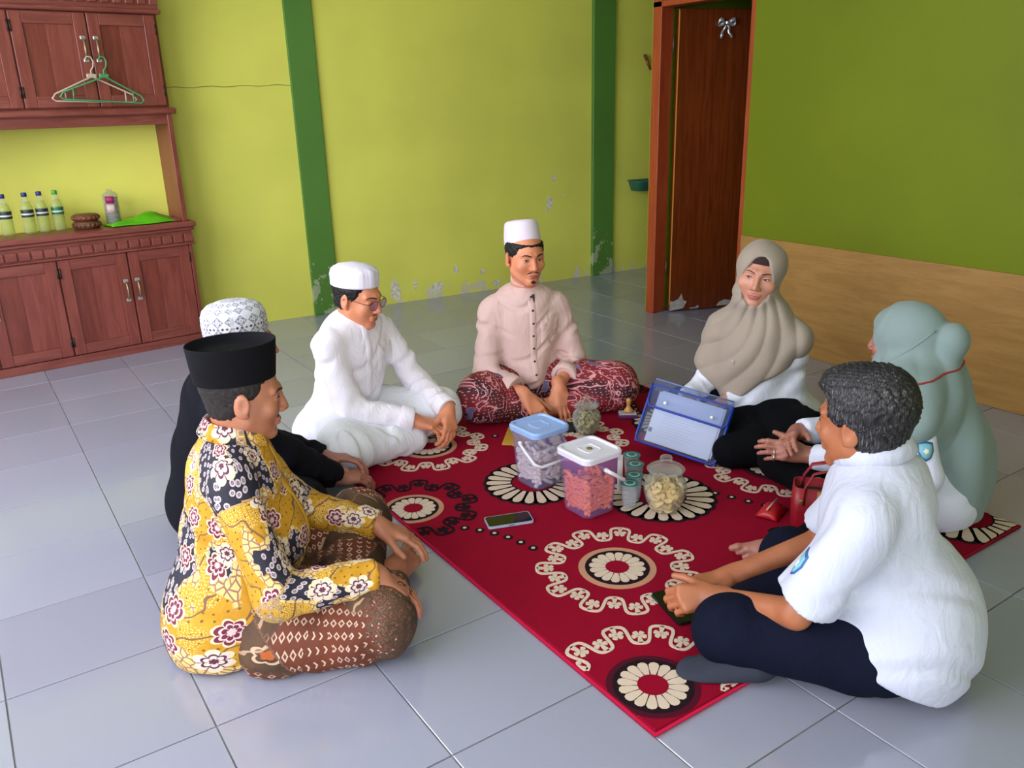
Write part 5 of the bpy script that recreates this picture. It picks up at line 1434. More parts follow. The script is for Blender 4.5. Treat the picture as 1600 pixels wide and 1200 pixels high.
# ---- man in the yellow batik shirt
p = POSES['yellow']
root = person_root(p, 'man in yellow batik shirt and tall black cap sitting cross-legged on the tiles')
R = p.R
shirt = torso_prims(p, 0.014, 0.050, 0.05, 0.02)
shirt += [ell_(p.w(0.05, -0.05, 0.06), (0.20, 0.14, 0.17), R, 0.08), cap_(p.neck - R[2] * 0.042, p.neck * 0.25 + p.shR * 0.75, 0.060, 0.044, 0.035), cap_(p.neck - R[2] * 0.042, p.neck * 0.25 + p.shL * 0.75, 0.060, 0.044, 0.035)]
shirt += [ell_(p.w(0.17, 0.02, 0.09), (0.075, 0.13, 0.13), R, 0.05)]
shirt += sleeve(p, 1, 0.062, 0.057, 0.047, (0.004, 0.075, 0.4), (0.0042, 0.055, 1.3)) + sleeve(p, -1, 0.062, 0.057, 0.047, (0.004, 0.08, 2.0), (0.004, 0.06, 0.2))
shirt += [neck_hole(p, 0.062), FLOOR_CUT(0.006), plane_(p.w(0.0, 0.155, 0.10), A3(R[1] * 0.85 - R[2] * 0.5), 0.01) if False else FLOOR_CUT(0.006)]
shirt += [waves(p, [((0.2, 0.5, 0.9), 0.16, 0.0045, 0.3, (1, 0, 0)), ((0.8, -0.2, 0.6), 0.22, 0.004, 1.7, (0, 1, 0.3))])]
sar = [ell_(p.w(0, 0.04, 0.10), (0.20, 0.16, 0.12), R, 0.06), cap_(p.hipR, p.knR, 0.108, 0.088, 0.06, (0.003, 0.16, 0.5)), cap_(p.hipL, p.knL, 0.105, 0.085, 0.06),
       flatcap(p.knR, p.knR + (p.anR - p.knR) * 0.52, 0.084, 0.066, 0.05, (0.003, 0.09, 0.8)), cap_(p.knL, p.anL, 0.080, 0.075, 0.06), cap_(p.knL, p.w(0.0, 0.30, 0.08), 0.075, 0.075, 0.07),
       cap_(p.knR - A3(0, 0, 0.05), p.w(0.22, 0.10, 0.05), 0.075, 0.09, 0.06),
       FLOOR_CUT(), waves(p, [((0.6, 0.5, 0.3), 0.13, 0.004, 0.9, (0, 0, 1)), ((-0.3, 0.8, 0.4), 0.21, 0.005, 2.2, (1, 0, 0))])]
hands = hand_prims(p.wrR, (0.66, -0.22, -0.66), (0.55, -0.25, 0.75), True, (0.15, 0.35, 0.25), 0.05) + \
        hand_prims(p.wrL, (0.72, -0.42, -0.42), (0.32, -0.10, 0.9), False, (0.22, 0.35, 0.3), 0.09)
feet = foot_prims(p.anR, p.toeR + A3(0.02, 0.0, 0.01), (-0.2, -0.5, 0.8), True)
body(p, root, SK_A, hands, feet, [shirt, sar], vox=0.0037)
YB = batik_yellow()
sh = sdf_mesh('shirt', shirt, 0.0055, YB, root, limb_uv(p, [(p.shR, p.elR), (p.elR, p.wrR), (p.shL, p.elL), (p.elL, p.wrL)]), origin=p.o, newton=False)
co_ = collar(p, YB, sh, r=0.064, h=0.026, gap=0.35, fold=0.22, drop=0.020, up=-0.006)
_v = np.array([v.co[:] for v in co_.data.vertices]); _a = co_.data.attributes.new('cloth_uv', 'FLOAT_VECTOR', 'POINT')
_a.data.foreach_set('vector', np.stack([np.arctan2(_v[:, 0] - _v[:, 0].mean(), _v[:, 1] - _v[:, 1].mean()) * 0.07 + 0.9, _v[:, 2], _v[:, 2] * 0], 1).astype(np.float32).ravel())
ribbon('placket', shirt, p.w(0, 0, 0), R[0], R[2], R[1], [(0.0, 0.54 - 0.32 * i / 14) for i in range(15)], 0.034, simple('batik_placket', (196, 150, 40), 0.8), p, sh, 0.003, 0.45)
for i in range(5): button(p, sh, shirt, p.w(0, 0.1, 0.51 - 0.068 * i), R[1], simple('brown_button', (70, 46, 30), 0.4), 0.006)
sdf_mesh('sarong', sar, 0.0058, batik_brown(), root, limb_uv(p, [(p.hipR, p.knR), (p.knR, p.anR), (p.hipL, p.knL), (p.knL, p.anL)]), origin=p.o, newton=False)
hair_shell(p, hair_mat('short_hair', (34, 28, 27), 0.25), root, 0.004, -0.072, 0.035, 0.05, noise=0.0012, cap=True)
PB = var_mat('black_velvet', (13, 13, 17), 0.85, 0.1, 20.0, Specular_IOR_Level=0.15)
oval_cap('peci_cap', p, [(1.0, 0.040), (1.01, 0.044), (1.055, 0.085), (1.10, 0.134), (1.10, 0.137), (1.085, 0.1375), (1.06, 0.133), (1.0, 0.120), (0.6, 0.116), (0.02, 0.115)], PB, root, C=(0, -0.016, 0.002), tilt=9)
face(p, root, 0.75, 1.0)
ribbon('moustache', p.headp, p.h(0, 0, -0.0555), p.HR[0], p.HR[2], p.HR[1], [(-0.024 + 0.048 * i / 10, 0.003 - 0.0055 * abs(i / 5 - 1) ** 1.5) for i in range(11)], [0.001, .003, .005, .006, .006, .005, .006, .006, .005, .003, .001], simple('brow_hair', (40, 30, 26)), p, root, 0.002, 0.14)

# ---- man in black behind him
p = POSES['black']
root = person_root(p, 'man in black shirt and patterned white cap, mostly hidden behind the yellow batik shirt')
R = p.R
shirt = torso_prims(p, 0.014, 0.03, 0.05, 0.02) + [cap_(p.neck - R[2] * 0.042, p.neck * 0.25 + p.shR * 0.75, 0.060, 0.044, 0.035), cap_(p.neck - R[2] * 0.042, p.neck * 0.25 + p.shL * 0.75, 0.060, 0.044, 0.035)]
shirt += sleeve(p, 1, 0.062, 0.057, 0.048, (0.004, 0.08, 0.4), (0.0045, 0.06, 1.3)) + sleeve(p, -1, 0.062, 0.057, 0.050, (0.004, 0.08, 2.0), (0.005, 0.06, 0.2))
shirt += [neck_hole(p), FLOOR_CUT(), waves(p, [((0.2, 0.5, 0.9), 0.17, 0.005, 0.3, (1, 0, 0))])]
sar = [ell_(p.w(0, 0.04, 0.10), (0.20, 0.17, 0.12), R, 0.06)] + leg_prims(p, 0.026, 0.07) + [FLOOR_CUT(), waves(p, [((0.6, 0.5, 0.3), 0.15, 0.005, 0.9, (0, 0, 1))])]
hands = hand_prims(p.wrR, (0.9, -0.1, -0.25), (0.15, -0.2, 0.95), True, (0.3, 0.5, 0.4), 0.04) + hand_prims(p.wrL, (0.85, -0.5, -0.1), (0.3, 0.1, 0.95), False, (0.25, 0.5, 0.4), 0.04)
body(p, root, SK_E, hands, [], [shirt, sar], vox=0.0042)
BK = cloth('black_shirt_cloth', (20, 21, 28), 0.9)
sh = sdf_mesh('shirt', shirt, 0.007, BK, root, origin=p.o, newton=False)
collar(p, BK, sh, r=0.066, h=0.034, gap=0.12)
sdf_mesh('trousers', sar, 0.008, cloth('black_trouser_cloth', (24, 24, 30), 0.9), root, origin=p.o, newton=False)
hair_shell(p, BLACKHAIR, root, 0.004, -0.06, 0.04, 0.04, cap=True)
oval_cap('embroidered_cap', p, [(1.0, 0.030), (1.015, 0.034), (1.02, 0.07), (1.0, 0.092), (0.92, 0.112), (0.75, 0.127), (0.45, 0.136), (0.02, 0.138)], patterned_cap(), root, tilt=7)
face(p, root, 0.8)

# ---- man in white with glasses
p = POSES['white']
root = person_root(p, 'young man with glasses in white long shirt and white cap sitting cross-legged')
R = p.R
shirt = torso_prims(p, 0.014, 0.01, 0.05, 0.03) + [cap_(p.neck - R[2] * 0.042, p.neck * 0.25 + p.shR * 0.75, 0.058, 0.044, 0.035), cap_(p.neck - R[2] * 0.042, p.neck * 0.25 + p.shL * 0.75, 0.058, 0.044, 0.035)]
shirt += [ell_(p.w(0.03, -0.05, 0.07), (0.20, 0.14, 0.09), R, 0.06)]
shirt += sleeve(p, 1, 0.062, 0.057, 0.044, (0.0045, 0.08, 0.4), (0.0055, 0.062, 1.3)) + sleeve(p, -1, 0.062, 0.057, 0.046, (0.0045, 0.085, 2.0), (0.0055, 0.062, 0.2))
shirt += [neck_hole(p, 0.057), FLOOR_CUT(), waves(p, [((0.25, 0.5, 0.9), 0.15, 0.005, 0.3, (1, 0, 0)), ((0.8, -0.3, 0.5), 0.2, 0.005, 1.1, (0, 0, 1))])]
sar = [ell_(p.w(0, 0.04, 0.09), (0.21, 0.18, 0.11), R, 0.06), cap_(p.hipR, p.knR, 0.112, 0.088, 0.06), cap_(p.hipL, p.knL, 0.112, 0.088, 0.06), cap_(p.knR, p.anR, 0.085, 0.066, 0.06), cap_(p.knL, p.w(0.05, 0.22, 0.07), 0.085, 0.08, 0.06)] + [FLOOR_CUT(0.013), waves(p, [((0.5, 0.5, 0.4), 0.12, 0.006, 0.9, (0, 0, 1)), ((-0.6, 0.6, 0.3), 0.17, 0.005, 0.4, (0, 1, 0))])]
hands = hand_prims(p.wrR, (0.78, -0.42, -0.36), (0.25, -0.35, 0.9), True, (0.35, 0.55, 0.35), 0.05) + hand_prims(p.wrL, (-0.25, -0.55, -0.72), (0.35, -0.75, 0.5), False, (0.45, 0.6, 0.4), 0.05)
feet = foot_prims(p.anL, p.toeL, (-0.3, -0.4, 0.85), False)
body(p, root, SK_B, hands, feet, [shirt, sar], 0.95)
WC = cloth('white_shirt_cloth', (239, 234, 243), 0.85, 900.0, 0.6)
sh = sdf_mesh('shirt', shirt, 0.0058, WC, root, origin=p.o, newton=False)
collar(p, WC, sh, r=0.060, h=0.034, gap=0.10, drop=0.012, up=0.008)
ribbon('placket', shirt, p.w(0.02, 0, 0), R[0], R[2], R[1], [(0.0, 0.53 - 0.30 * i / 14) for i in range(15)], 0.034, WC, p, sh, 0.003, 0.45)
decal('pocket', shirt, p.w(-0.085, 0, 0.375), R[0], R[2], R[1], [(-0.055, 0.065), (0.055, 0.065), (0.055, -0.06), (0.03, -0.075), (-0.03, -0.075), (-0.055, -0.06)], WC, p, sh, 0.0035, 0.4)
for s, el, wr in ((1, p.elR, p.wrR), (-1, p.elL, p.wrL)):
    d = unit(wr - el); M_ = Matrix.Translation(Vector(wr - d * 0.052 - p.o)) @ Vector(d).to_track_quat('Z', 'Y').to_matrix().to_4x4()
    MB().lathe([(0.049, -0.002), (0.0505, 0.0), (0.0495, 0.052), (0.047, 0.055), (0.040, 0.054)], 28, M=M_).build('cuff', WC, sh, True)
sdf_mesh('trousers', sar, 0.0062, cloth('white_trouser_cloth', (230, 232, 240), 0.85, 900.0, 0.5), root, origin=p.o, newton=False)
hair_shell(p, BLACKHAIR, root, 0.006, -0.062, 0.045, 0.055, cap=True)
CAPW = cloth('white_cap_cloth', (222, 216, 232), 0.8, 500, 0.15)
oval_cap('round_cap', p, [(1.0, 0.042), (1.02, 0.043), (1.025, 0.050), (1.02, 0.052), (1.03, 0.085), (1.0, 0.098), (0.96, 0.108), (0.75, 0.120), (0.4, 0.128), (0.02, 0.131)], CAPW, root, ax=0.081, ay=0.099, tilt=9,
         n=132, wave=lambda t, z: 0.016 * (1 if math.sin(t * 11) > 0 else -1) * (0.3 if z < 0.055 else 1) * (0 if z > 0.118 else 1))
face(p, root, 0.2, 1.0, (150, 84, 76))
ribbon('moustache', p.headp, p.h(0, 0, -0.0555), p.HR[0], p.HR[2], p.HR[1], [(-0.02 + 0.04 * i / 10, 0.002 - 0.004 * abs(i / 5 - 1)) for i in range(11)], [0.001, .002, .003, .0035, .004, .003, .004, .0035, .003, .002, .001], simple('brow_hair', (40, 30, 26)), p, root, 0.0012, 0.14)
WIRE = simple('glasses_wire', (60, 52, 50), 0.3, Metallic=0.8)
gl = MB()
for s in (1, -1):
    ring = [p.h(s * 0.034 + 0.024 * math.cos(t), 0.101 - 0.006 * abs(math.cos(t)) * (1 if s * math.cos(t) > 0 else 0), -0.006 + 0.020 * math.sin(t)) - p.o for t in [2 * PI * i / 24 for i in range(24)]]
    gl.tube(ring, 0.0012, 6, True)
    gl.tube([p.h(s * 0.058, 0.096, 0.0) - p.o, p.h(s * 0.074, 0.075, 0.002) - p.o, p.h(s * 0.080, 0.0, 0.004) - p.o, p.h(s * 0.080, -0.02, -0.006) - p.o], 0.0012, 6)
gl.tube([p.h(-0.010, 0.100, 0.002) - p.o, p.h(0, 0.104, 0.005) - p.o, p.h(0.010, 0.100, 0.002) - p.o], 0.0012, 6)
gf = gl.build('glasses', WIRE, root, True)
LENS = glassy('glasses_lens', (226, 208, 232), 0.10, 0.04)
for s in (1, -1):
    lz = MB(); A_ = [p.h(s * 0.034 + 0.0235 * math.cos(t), 0.1005, -0.006 + 0.0195 * math.sin(t)) - p.o for t in [2 * PI * i / 20 for i in range(20)]]
    B_ = [Vector(a) + Vector(p.HR[1] * 0.0012) for a in A_]
    loft(lz, [A_, B_]); lz.build('lens', LENS, gf, False)

# ---- man in the cream shirt
p = POSES['cream']
root = person_root(p, 'man in cream shirt, maroon batik sarong and plain white cap sitting by the back wall')
R = p.R
shirt = torso_prims(p, 0.022, 0.015, 0.04, 0.0) + [cap_(p.neck - R[2] * 0.042, p.neck * 0.25 + p.shR * 0.75, 0.058, 0.044, 0.035), cap_(p.neck - R[2] * 0.042, p.neck * 0.25 + p.shL * 0.75, 0.058, 0.044, 0.035)]
shirt += [ell_(p.w(0, 0.13, 0.17), (0.06, 0.07, 0.07), R, 0.05)]
shirt += sleeve(p, 1, 0.062, 0.057, 0.050, (0.0045, 0.075, 0.4), (0.005, 0.052, 1.3), 0.72) + sleeve(p, -1, 0.062, 0.057, 0.052, (0.0045, 0.075, 2.0), (0.006, 0.05, 0.2), 0.66)
shirt += [neck_hole(p, 0.059), plane_(p.w(0, 0, 0.105), (0, 0, -1), 0.01), waves(p, [((0.2, 0.3, 1.0), 0.11, 0.0045, 0.3, (1, 0, 0)), ((0.9, -0.2, 0.4), 0.2, 0.005, 1.1, (0, 0, 1))])]
sar = [ell_(p.w(0, 0.03, 0.10), (0.20, 0.15, 0.115), R, 0.06), cap_(p.hipR, p.knR, 0.112, 0.105, 0.07), cap_(p.hipL, p.knL, 0.112, 0.105, 0.07), cap_(p.knR, p.w(0.05, 0.30, 0.07), 0.100, 0.060, 0.06), cap_(p.knL, p.w(-0.16, 0.31, 0.07), 0.100, 0.062, 0.06),
       FLOOR_CUT(0.014), waves(p, [((0.5, 0.5, 0.4), 0.13, 0.005, 0.9, (0, 0, 1)), ((-0.6, 0.6, 0.3), 0.19, 0.005, 0.4, (0, 1, 0))])]
hands = hand_prims(p.wrR, (0.12, -0.75, -0.62), (-0.25, -0.6, 0.7), True, (0.3, 0.4, 0.3), 0.05) + hand_prims(p.wrL, (-0.03, -0.52, -0.8), (-0.1, -0.8, 0.5), False, (0.15, 0.3, 0.3), 0.07)
feet = foot_prims(p.anR, p.toeR, (0.1, -0.6, 0.7), True)
body(p, root, SK_B, hands, feet, [shirt, sar], 1.05)
CR = cloth('cream_shirt_cloth', (220, 188, 182), 0.9, 900.0, 0.55)
sh = sdf_mesh('shirt', shirt, 0.0058, CR, root, origin=p.o, newton=False)
collar(p, CR, sh, r=0.061, h=0.032, gap=0.20, drop=0.016, up=0.010)
BT = simple('dark_button', (52, 34, 32), 0.4)
ribbon('placket', shirt, p.w(0, 0, 0), R[0], R[2], R[1], [(0.0, 0.52 - 0.36 * i / 14) for i in range(15)], 0.032, CR, p, sh, 0.0026, 0.45)
ribbon('inner_collar', shirt, p.w(0, 0, 0), R[0], R[2], R[1], [(-0.012, 0.545 - 0.035 * i / 4) for i in range(5)], [0.016, 0.014, 0.011, 0.008, 0.003], simple('dark_undershirt', (62, 44, 54), 0.9), p, sh, 0.004, 0.45)
for i in range(7): button(p, sh, shirt, p.w(0, 0.1, 0.535 - 0.058 * i), R[1], BT, 0.0055)
decal('pocket', shirt, p.w(-0.085, 0, 0.37), R[0], R[2], R[1], [(-0.05, 0.06), (0.05, 0.06), (0.05, -0.05), (0.0, -0.065), (-0.05, -0.05)], CR, p, sh, 0.0035, 0.4)
for s, el, wr, e in ((1, p.elR, p.wrR, 0.72), (-1, p.elL, p.wrL, 0.66)):
    d = unit(wr - el); M_ = Matrix.Translation(Vector(el + (wr - el) * e - d * 0.045 - p.o)) @ Vector(d).to_track_quat('Z', 'Y').to_matrix().to_4x4()
    MB().lathe([(0.054, -0.002), (0.058, 0.0), (0.060, 0.05), (0.057, 0.053), (0.042, 0.05)], 28, M=M_).build('cuff', CR, sh, True)
sdf_mesh('sarong', sar, 0.0060, batik_red(), root, lap_uv(p), origin=p.o, newton=False)
hair_shell(p, BLACKHAIR, root, 0.009, -0.052, 0.050, 0.053, cap=True)
oval_cap('songkok_cap', p, [(1.0, 0.046), (1.01, 0.048), (0.99, 0.085), (0.93, 0.122), (0.90, 0.134), (0.84, 0.142), (0.70, 0.147), (0.4, 0.149), (0.02, 0.149)], cloth('lilac_white_cap', (224, 212, 226), 0.8, 500, 0.08), root, C=(0, -0.022, 0.004), ax=0.079, ay=0.096, tilt=15)
face(p, root, 0.8, 1.1, (168, 88, 84), (0.002, 0), 0.002)
MH = simple('brow_hair', (40, 30, 26))
for s in (1, -1):
    ribbon('moustache', p.headp, p.h(0, 0, -0.0565), p.HR[0] * s, p.HR[2], p.HR[1], [(0.003 + 0.025 * i / 8, 0.003 - 0.008 * (i / 8) ** 2) for i in range(9)], [0.002, .003, .004, .005, .0055, .0055, .005, .0045, .002], MH, p, root, 0.0016, 0.14)
decal('goatee', p.headp, p.h(0, 0, -0.100), p.HR[0], p.HR[2], p.HR[1], almond(0.026, 0.016), MH, p, root, 0.0016, 0.14)

# ---- woman in the beige headscarf
p = POSES['beige']
root = person_root(p, 'woman in beige headscarf and white blouse sitting beside the wooden panel')
R, H = p.R, p.HR
shirt = torso_prims(p, 0.002, 0.02, 0.05, 0.03) + sleeve(p, 1, 0.056, 0.056, 0.052, (0.004, 0.09, 0.4), (0.005, 0.07, 1.3)) + sleeve(p, -1, 0.056, 0.056, 0.052, (0.004, 0.09, 2.0), (0.005, 0.07, 0.2))
shirt += [ell_(p.w(-0.08, -0.06, 0.08), (0.19, 0.16, 0.14), R, 0.07), neck_hole(p, 0.056), FLOOR_CUT(0.012), waves(p, [((0.2, 0.3, 1.0), 0.14, 0.005, 0.3, (1, 0, 0)), ((0.9, -0.2, 0.4), 0.2, 0.005, 1.1, (0, 0, 1))])]
skirt = [ell_(p.w(0, 0.05, 0.09), (0.22, 0.20, 0.12), R, 0.08)] + leg_prims(p, 0.035, 0.09) + [cap_(p.knL, p.w(-0.05, 0.34, 0.07), 0.085, 0.07, 0.07), FLOOR_CUT(0.014), waves(p, [((0.5, 0.5, 0.4), 0.16, 0.005, 0.9, (0, 0, 1))])]
hands = hand_prims(p.wrR, (-0.75, -0.35, -0.35), (-0.2, 0.1, 0.95), True, size=0.93) + hand_prims(p.wrL, (-0.85, 0.35, -0.3), (-0.2, 0.1, 0.95), False, size=0.93)
scarf = [ell_(p.h(0, -0.014, 0.026), (0.094, 0.114, 0.102), H, 0.03), ell_(p.h(0, 0.012, -0.085), (0.078, 0.080, 0.075), H, 0.05), cap_(p.h(0, -0.02, -0.10), p.neck, 0.072, 0.080, 0.06),
         cap_(p.neck, p.shR, 0.068, 0.068, 0.04), cap_(p.neck, p.shL, 0.068, 0.068, 0.04), ell_(p.chest + R[1] * 0.02, (0.162, 0.138, 0.20), R, 0.04), ell_(p.w(0.05, 0.11, 0.30), (0.095, 0.07, 0.17), R, 0.04),
         cap_(p.shR, p.shR + (p.elR - p.shR) * 0.6, 0.070, 0.074, 0.04)]
def beige_hem(P):
    q = (P - p.o) @ R.T
    fr = np.interp(q[:, 0], [-0.26, -0.17, -0.08, 0.02, 0.12, 0.26], [0.43, 0.38, 0.31, 0.22, 0.19, 0.24])
    return 0.38 + (fr - 0.38) * np.clip((q[:, 1] + 0.03) / 0.06, 0, 1) - q[:, 2]
def beige_folds(P):
    l = (P - p.head) @ H.T
    a = np.arctan2(l[:, 0] + 0.03, -(l[:, 2] - 0.02)); r = np.sqrt(l[:, 0] ** 2 + l[:, 2] ** 2)
    m = np.clip((-l[:, 2] - 0.02) / 0.10, 0, 1) * (l[:, 1] > -0.06)
    return m * 0.0045 * (1 - 2.2 * np.abs(np.sin(a * 13 + 2.5 * np.sin(r * 9) + 0.5)) ** 0.7) + 0.003 * np.sin(l[:, 0] * 40 + l[:, 2] * 25)
scarf += [ell_(p.h(0, 0.105, -0.026), (0.064, 0.085, 0.086), H, 0.006, '-'), ell_(p.h(0, 0.11, 0.035), (0.038, 0.07, 0.048), H, 0.01, '-'), (beige_hem, A3(-BIG, -BIG, -BIG), A3(BIG, BIG, BIG), 0.01, '&'), func_(beige_folds)]
body(p, root, SK_D, hands, [], [shirt, skirt], 1.13, True)
WB = cloth('white_blouse_cloth', (218, 222, 236), 0.85)
sdf_mesh('blouse', shirt, 0.0065, WB, root, origin=p.o, newton=False)
sdf_mesh('skirt', skirt, 0.0075, cloth('black_skirt_cloth', (8, 9, 13), 0.9), root, origin=p.o, newton=False)
sc = sdf_mesh('headscarf', scarf, 0.0048, cloth('beige_scarf_cloth', (158, 145, 132), 0.75, 900, 0.12), root, origin=p.o, newton=False)
inner = [ell_(p.h(0, -0.014, 0.034), (0.082, 0.103, 0.089), H, 0.02), plane_(p.h(0, 0.08, 0.050), -A3(H[2] * 0.9 - H[1] * 0.1), 0.004)]
sdf_mesh('under_scarf', inner, 0.006, simple('dark_brown_cap', (48, 28, 28), 0.9), root, origin=p.o, newton=False)
face(p, root, 0.62, 0.7, (172, 84, 90), (0.003, -0.001), 0.002)
bp = cast(scarf, [p.w(0.03, 0.5, 0.38)], -R[1])[0]
MB().box(bp + R[1] * 0.003 - p.o, (0.012, 0.012, 0.018), 0.003).build('brooch', simple('silver_brooch', (230, 228, 220), 0.2, Metallic=0.6), sc)

# ---- woman in the green headscarf
p = POSES['green']
root = person_root(p, 'woman in sage green headscarf seen from behind, hands clasped before her')
R, H = p.R, p.HR
shirt = torso_prims(p, 0.018, 0.03, 0.05, 0.03) + sleeve(p, 1, 0.062, 0.057, 0.046, (0.004, 0.09, 0.4), (0.004, 0.07, 1.3), 0.92) + sleeve(p, -1, 0.062, 0.057, 0.046, (0.004, 0.09, 2.0), (0.004, 0.07, 0.2), 0.92)
shirt += [ell_(p.w(0.0, -0.07, 0.08), (0.21, 0.16, 0.14), R, 0.07), neck_hole(p, 0.056), FLOOR_CUT(0.012), waves(p, [((0.2, 0.3, 1.0), 0.14, 0.005, 0.3, (1, 0, 0))])]
trou = [ell_(p.w(0, 0.05, 0.09), (0.20, 0.17, 0.11), R, 0.07), cap_(p.hipR, p.knR, 0.10, 0.082, 0.05), cap_(p.hipL, p.knL, 0.10, 0.082, 0.05), flatcap(p.knL, p.anL + (p.knL - p.anL) * 0.10, 0.080, 0.058, 0.04, (0.003, 0.08, 0.4)), cap_(p.knR, p.anR, 0.078, 0.055, 0.04), FLOOR_CUT(0.014), waves(p, [((0.5, 0.5, 0.4), 0.16, 0.004, 0.9, (0, 0, 1))])]
hands = hand_prims(p.wrR, (-0.92, -0.30, 0.1), (-0.2, 0.5, 0.8), True, (0.35, 0.6, 0.4), 0.03, size=0.95) + hand_prims(p.wrL, (-0.78, 0.52, 0.18), (-0.50, -0.66, 0.55), False, (0.40, 0.55, 0.4), 0.05, size=0.95)
feet = foot_prims(p.anL, p.toeL, (0.1, -0.75, 0.65), False, 0.95)
scarf = [ell_(p.h(0, -0.020, 0.026), (0.096, 0.118, 0.104), H, 0.03), ell_(p.h(0.0, -0.150, 0.014), (0.056, 0.050, 0.060), H, 0.014), ell_(p.h(0, 0.012, -0.085), (0.078, 0.082, 0.075), H, 0.05), cap_(p.h(0, -0.02, -0.10), p.neck, 0.064, 0.068, 0.04),
         cap_(p.neck, p.shR, 0.060, 0.080, 0.045), cap_(p.neck, p.shL, 0.060, 0.080, 0.045), ell_(p.chest - R[1] * 0.03, (0.178, 0.150, 0.20), R, 0.05), ell_(p.w(0.02, -0.12, 0.14), (0.18, 0.13, 0.26), R, 0.06),
         cap_(p.shR, p.shR + (p.elR - p.shR) * 0.6, 0.090, 0.09, 0.04), cap_(p.shL, p.shL + (p.elL - p.shL) * 0.30, 0.088, 0.086, 0.04)]
def green_hem(P):
    q = (P - p.o) @ R.T
    return 0.03 + np.clip((q[:, 1] + 0.16) / 0.20, 0, 1) * 0.31 - q[:, 2]
def green_folds(P):
    q = (P - p.o) @ R.T; l = (P - p.head) @ H.T
    m = np.clip((0.62 - q[:, 2]) / 0.2, 0, 1)
    a = np.arctan2(q[:, 0], -(q[:, 1] - 0.05))
    hood = np.clip((l[:, 2] + 0.10) / 0.1, 0, 1)
    return m * 0.006 * (1 - 2.0 * np.abs(np.sin(a * 5.5 + 1.5 * np.sin(q[:, 2] * 9)))) + hood * 0.002 * np.sin(l[:, 1] * 150 + l[:, 2] * 60) * (l[:, 1] > 0.02)
scarf += [ell_(p.h(0, 0.110, -0.024), (0.062, 0.082, 0.088), H, 0.006, '-'), (green_hem, A3(-BIG, -BIG, -BIG), A3(BIG, BIG, BIG), 0.01, '&'), func_(green_folds)]
body(p, root, SK_E, hands, feet, [shirt, trou], 1.02, True)
WU = cloth('uniform_white_cloth', (216, 220, 240), 0.8)
us = sdf_mesh('blouse', shirt, 0.0065, WU, root, origin=p.o, newton=False)
sdf_mesh('trousers', trou, 0.007, cloth('black_skirt_cloth', (8, 9, 13), 0.9), root, origin=p.o, newton=False)
GRN = cloth('green_scarf_cloth', (130, 148, 146), 0.7, 900, 0.12)
sc = sdf_mesh('headscarf', scarf, 0.0050, GRN, root, origin=p.o, newton=False)
seam = []
for i in range(13):
    t = i / 12
    s0 = p.h(-0.14 + 0.0 * t, 0.055 - 0.17 * t, -0.070 + 0.125 * t ** 1.5)
    seam.append(s0)
sp = cast(scarf, seam, np.tile(H[0], (13, 1)))
MB().tube([a - p.o for a in sp], 0.0030, 6).build('seam', GRN, sc, True)
stp = [cast(scarf, [p.neck + R[2] * (-0.035 - 0.03 * math.cos(t)) + (R[1] * math.cos(t) - R[0] * math.sin(t)) * 0.3], -unit(R[1] * math.cos(t) - R[0] * math.sin(t))[None])[0] for t in [0.9 + 2.3 * i / 16 for i in range(17)]]
MB().tube([a - p.o for a in stp], 0.0045, 6, flat=0.7).build('lanyard_strap', simple('red_strap', (160, 44, 42), 0.6), root, True)
face(p, root, 0.7, 0.8, (170, 92, 90))
dl = -unit(R[0]) * 0.8 - R[1] * 0.1
bc = p.shL + (p.elL - p.shL) * 0.64
Zb = unit(-R[0] * 0.9 - R[1] * 0.35 + R[2] * 0.2); Xb = unit(np.cross(R[2], Zb)); Yb = np.cross(Zb, Xb)
SHIELD = [(-0.024, 0.026), (0.0, 0.031), (0.024, 0.026), (0.026, 0.0), (0.016, -0.022), (0.0, -0.032), (-0.016, -0.022), (-0.026, 0.0)]
def badge(prims, C, X, Y, Z, p, parent):
    b = decal('sleeve_badge', prims, C, X, Y, Z, SHIELD, simple('badge_blue', (40, 92, 150), 0.6), p, parent, 0.003, 0.12)
    decal('badge_field', prims, C, X, Y, Z, [(x * 0.82, y * 0.82) for x, y in SHIELD], simple('badge_teal', (120, 178, 190), 0.6), p, b, 0.0042, 0.12)
    decal('badge_emblem', prims, C, X, Y, Z, [(0.012 * math.cos(t * PI / 5) * (1 if t % 2 else 0.55), 0.012 * math.sin(t * PI / 5) * (1 if t % 2 else 0.55)) for t in range(10)], simple('badge_pale', (226, 226, 214), 0.6), p, b, 0.0054, 0.12)
    return b
badge(shirt, bc, Xb, Yb, Zb, p, us)
RG = simple('silver_ring', (230, 230, 235), 0.15, Metallic=0.9)
dL = unit(A3(-0.78, 0.52, 0.18)); nL = A3(-0.50, -0.66, 0.55); nL = unit(nL - dL * (nL @ dL)); sL = np.cross(nL, dL) * -1
for k, xx in enumerate((-0.009, -0.027)):
    dd = rot(dL, np.cross(dL, nL), -0.40); c = p.wrL + 0.95 * (xx * sL + 0.086 * dL + 0.002 * nL) + dd * 0.022
    M_ = Matrix.Translation(Vector(c - p.o)) @ Vector(dd).to_track_quat('Z', 'Y').to_matrix().to_4x4()
    MB().lathe([(0.0090, -0.002), (0.0106, -0.002), (0.0106, 0.002), (0.0090, 0.002), (0.0090, -0.002)], 20, M=M_).build('ring', RG, root, True)

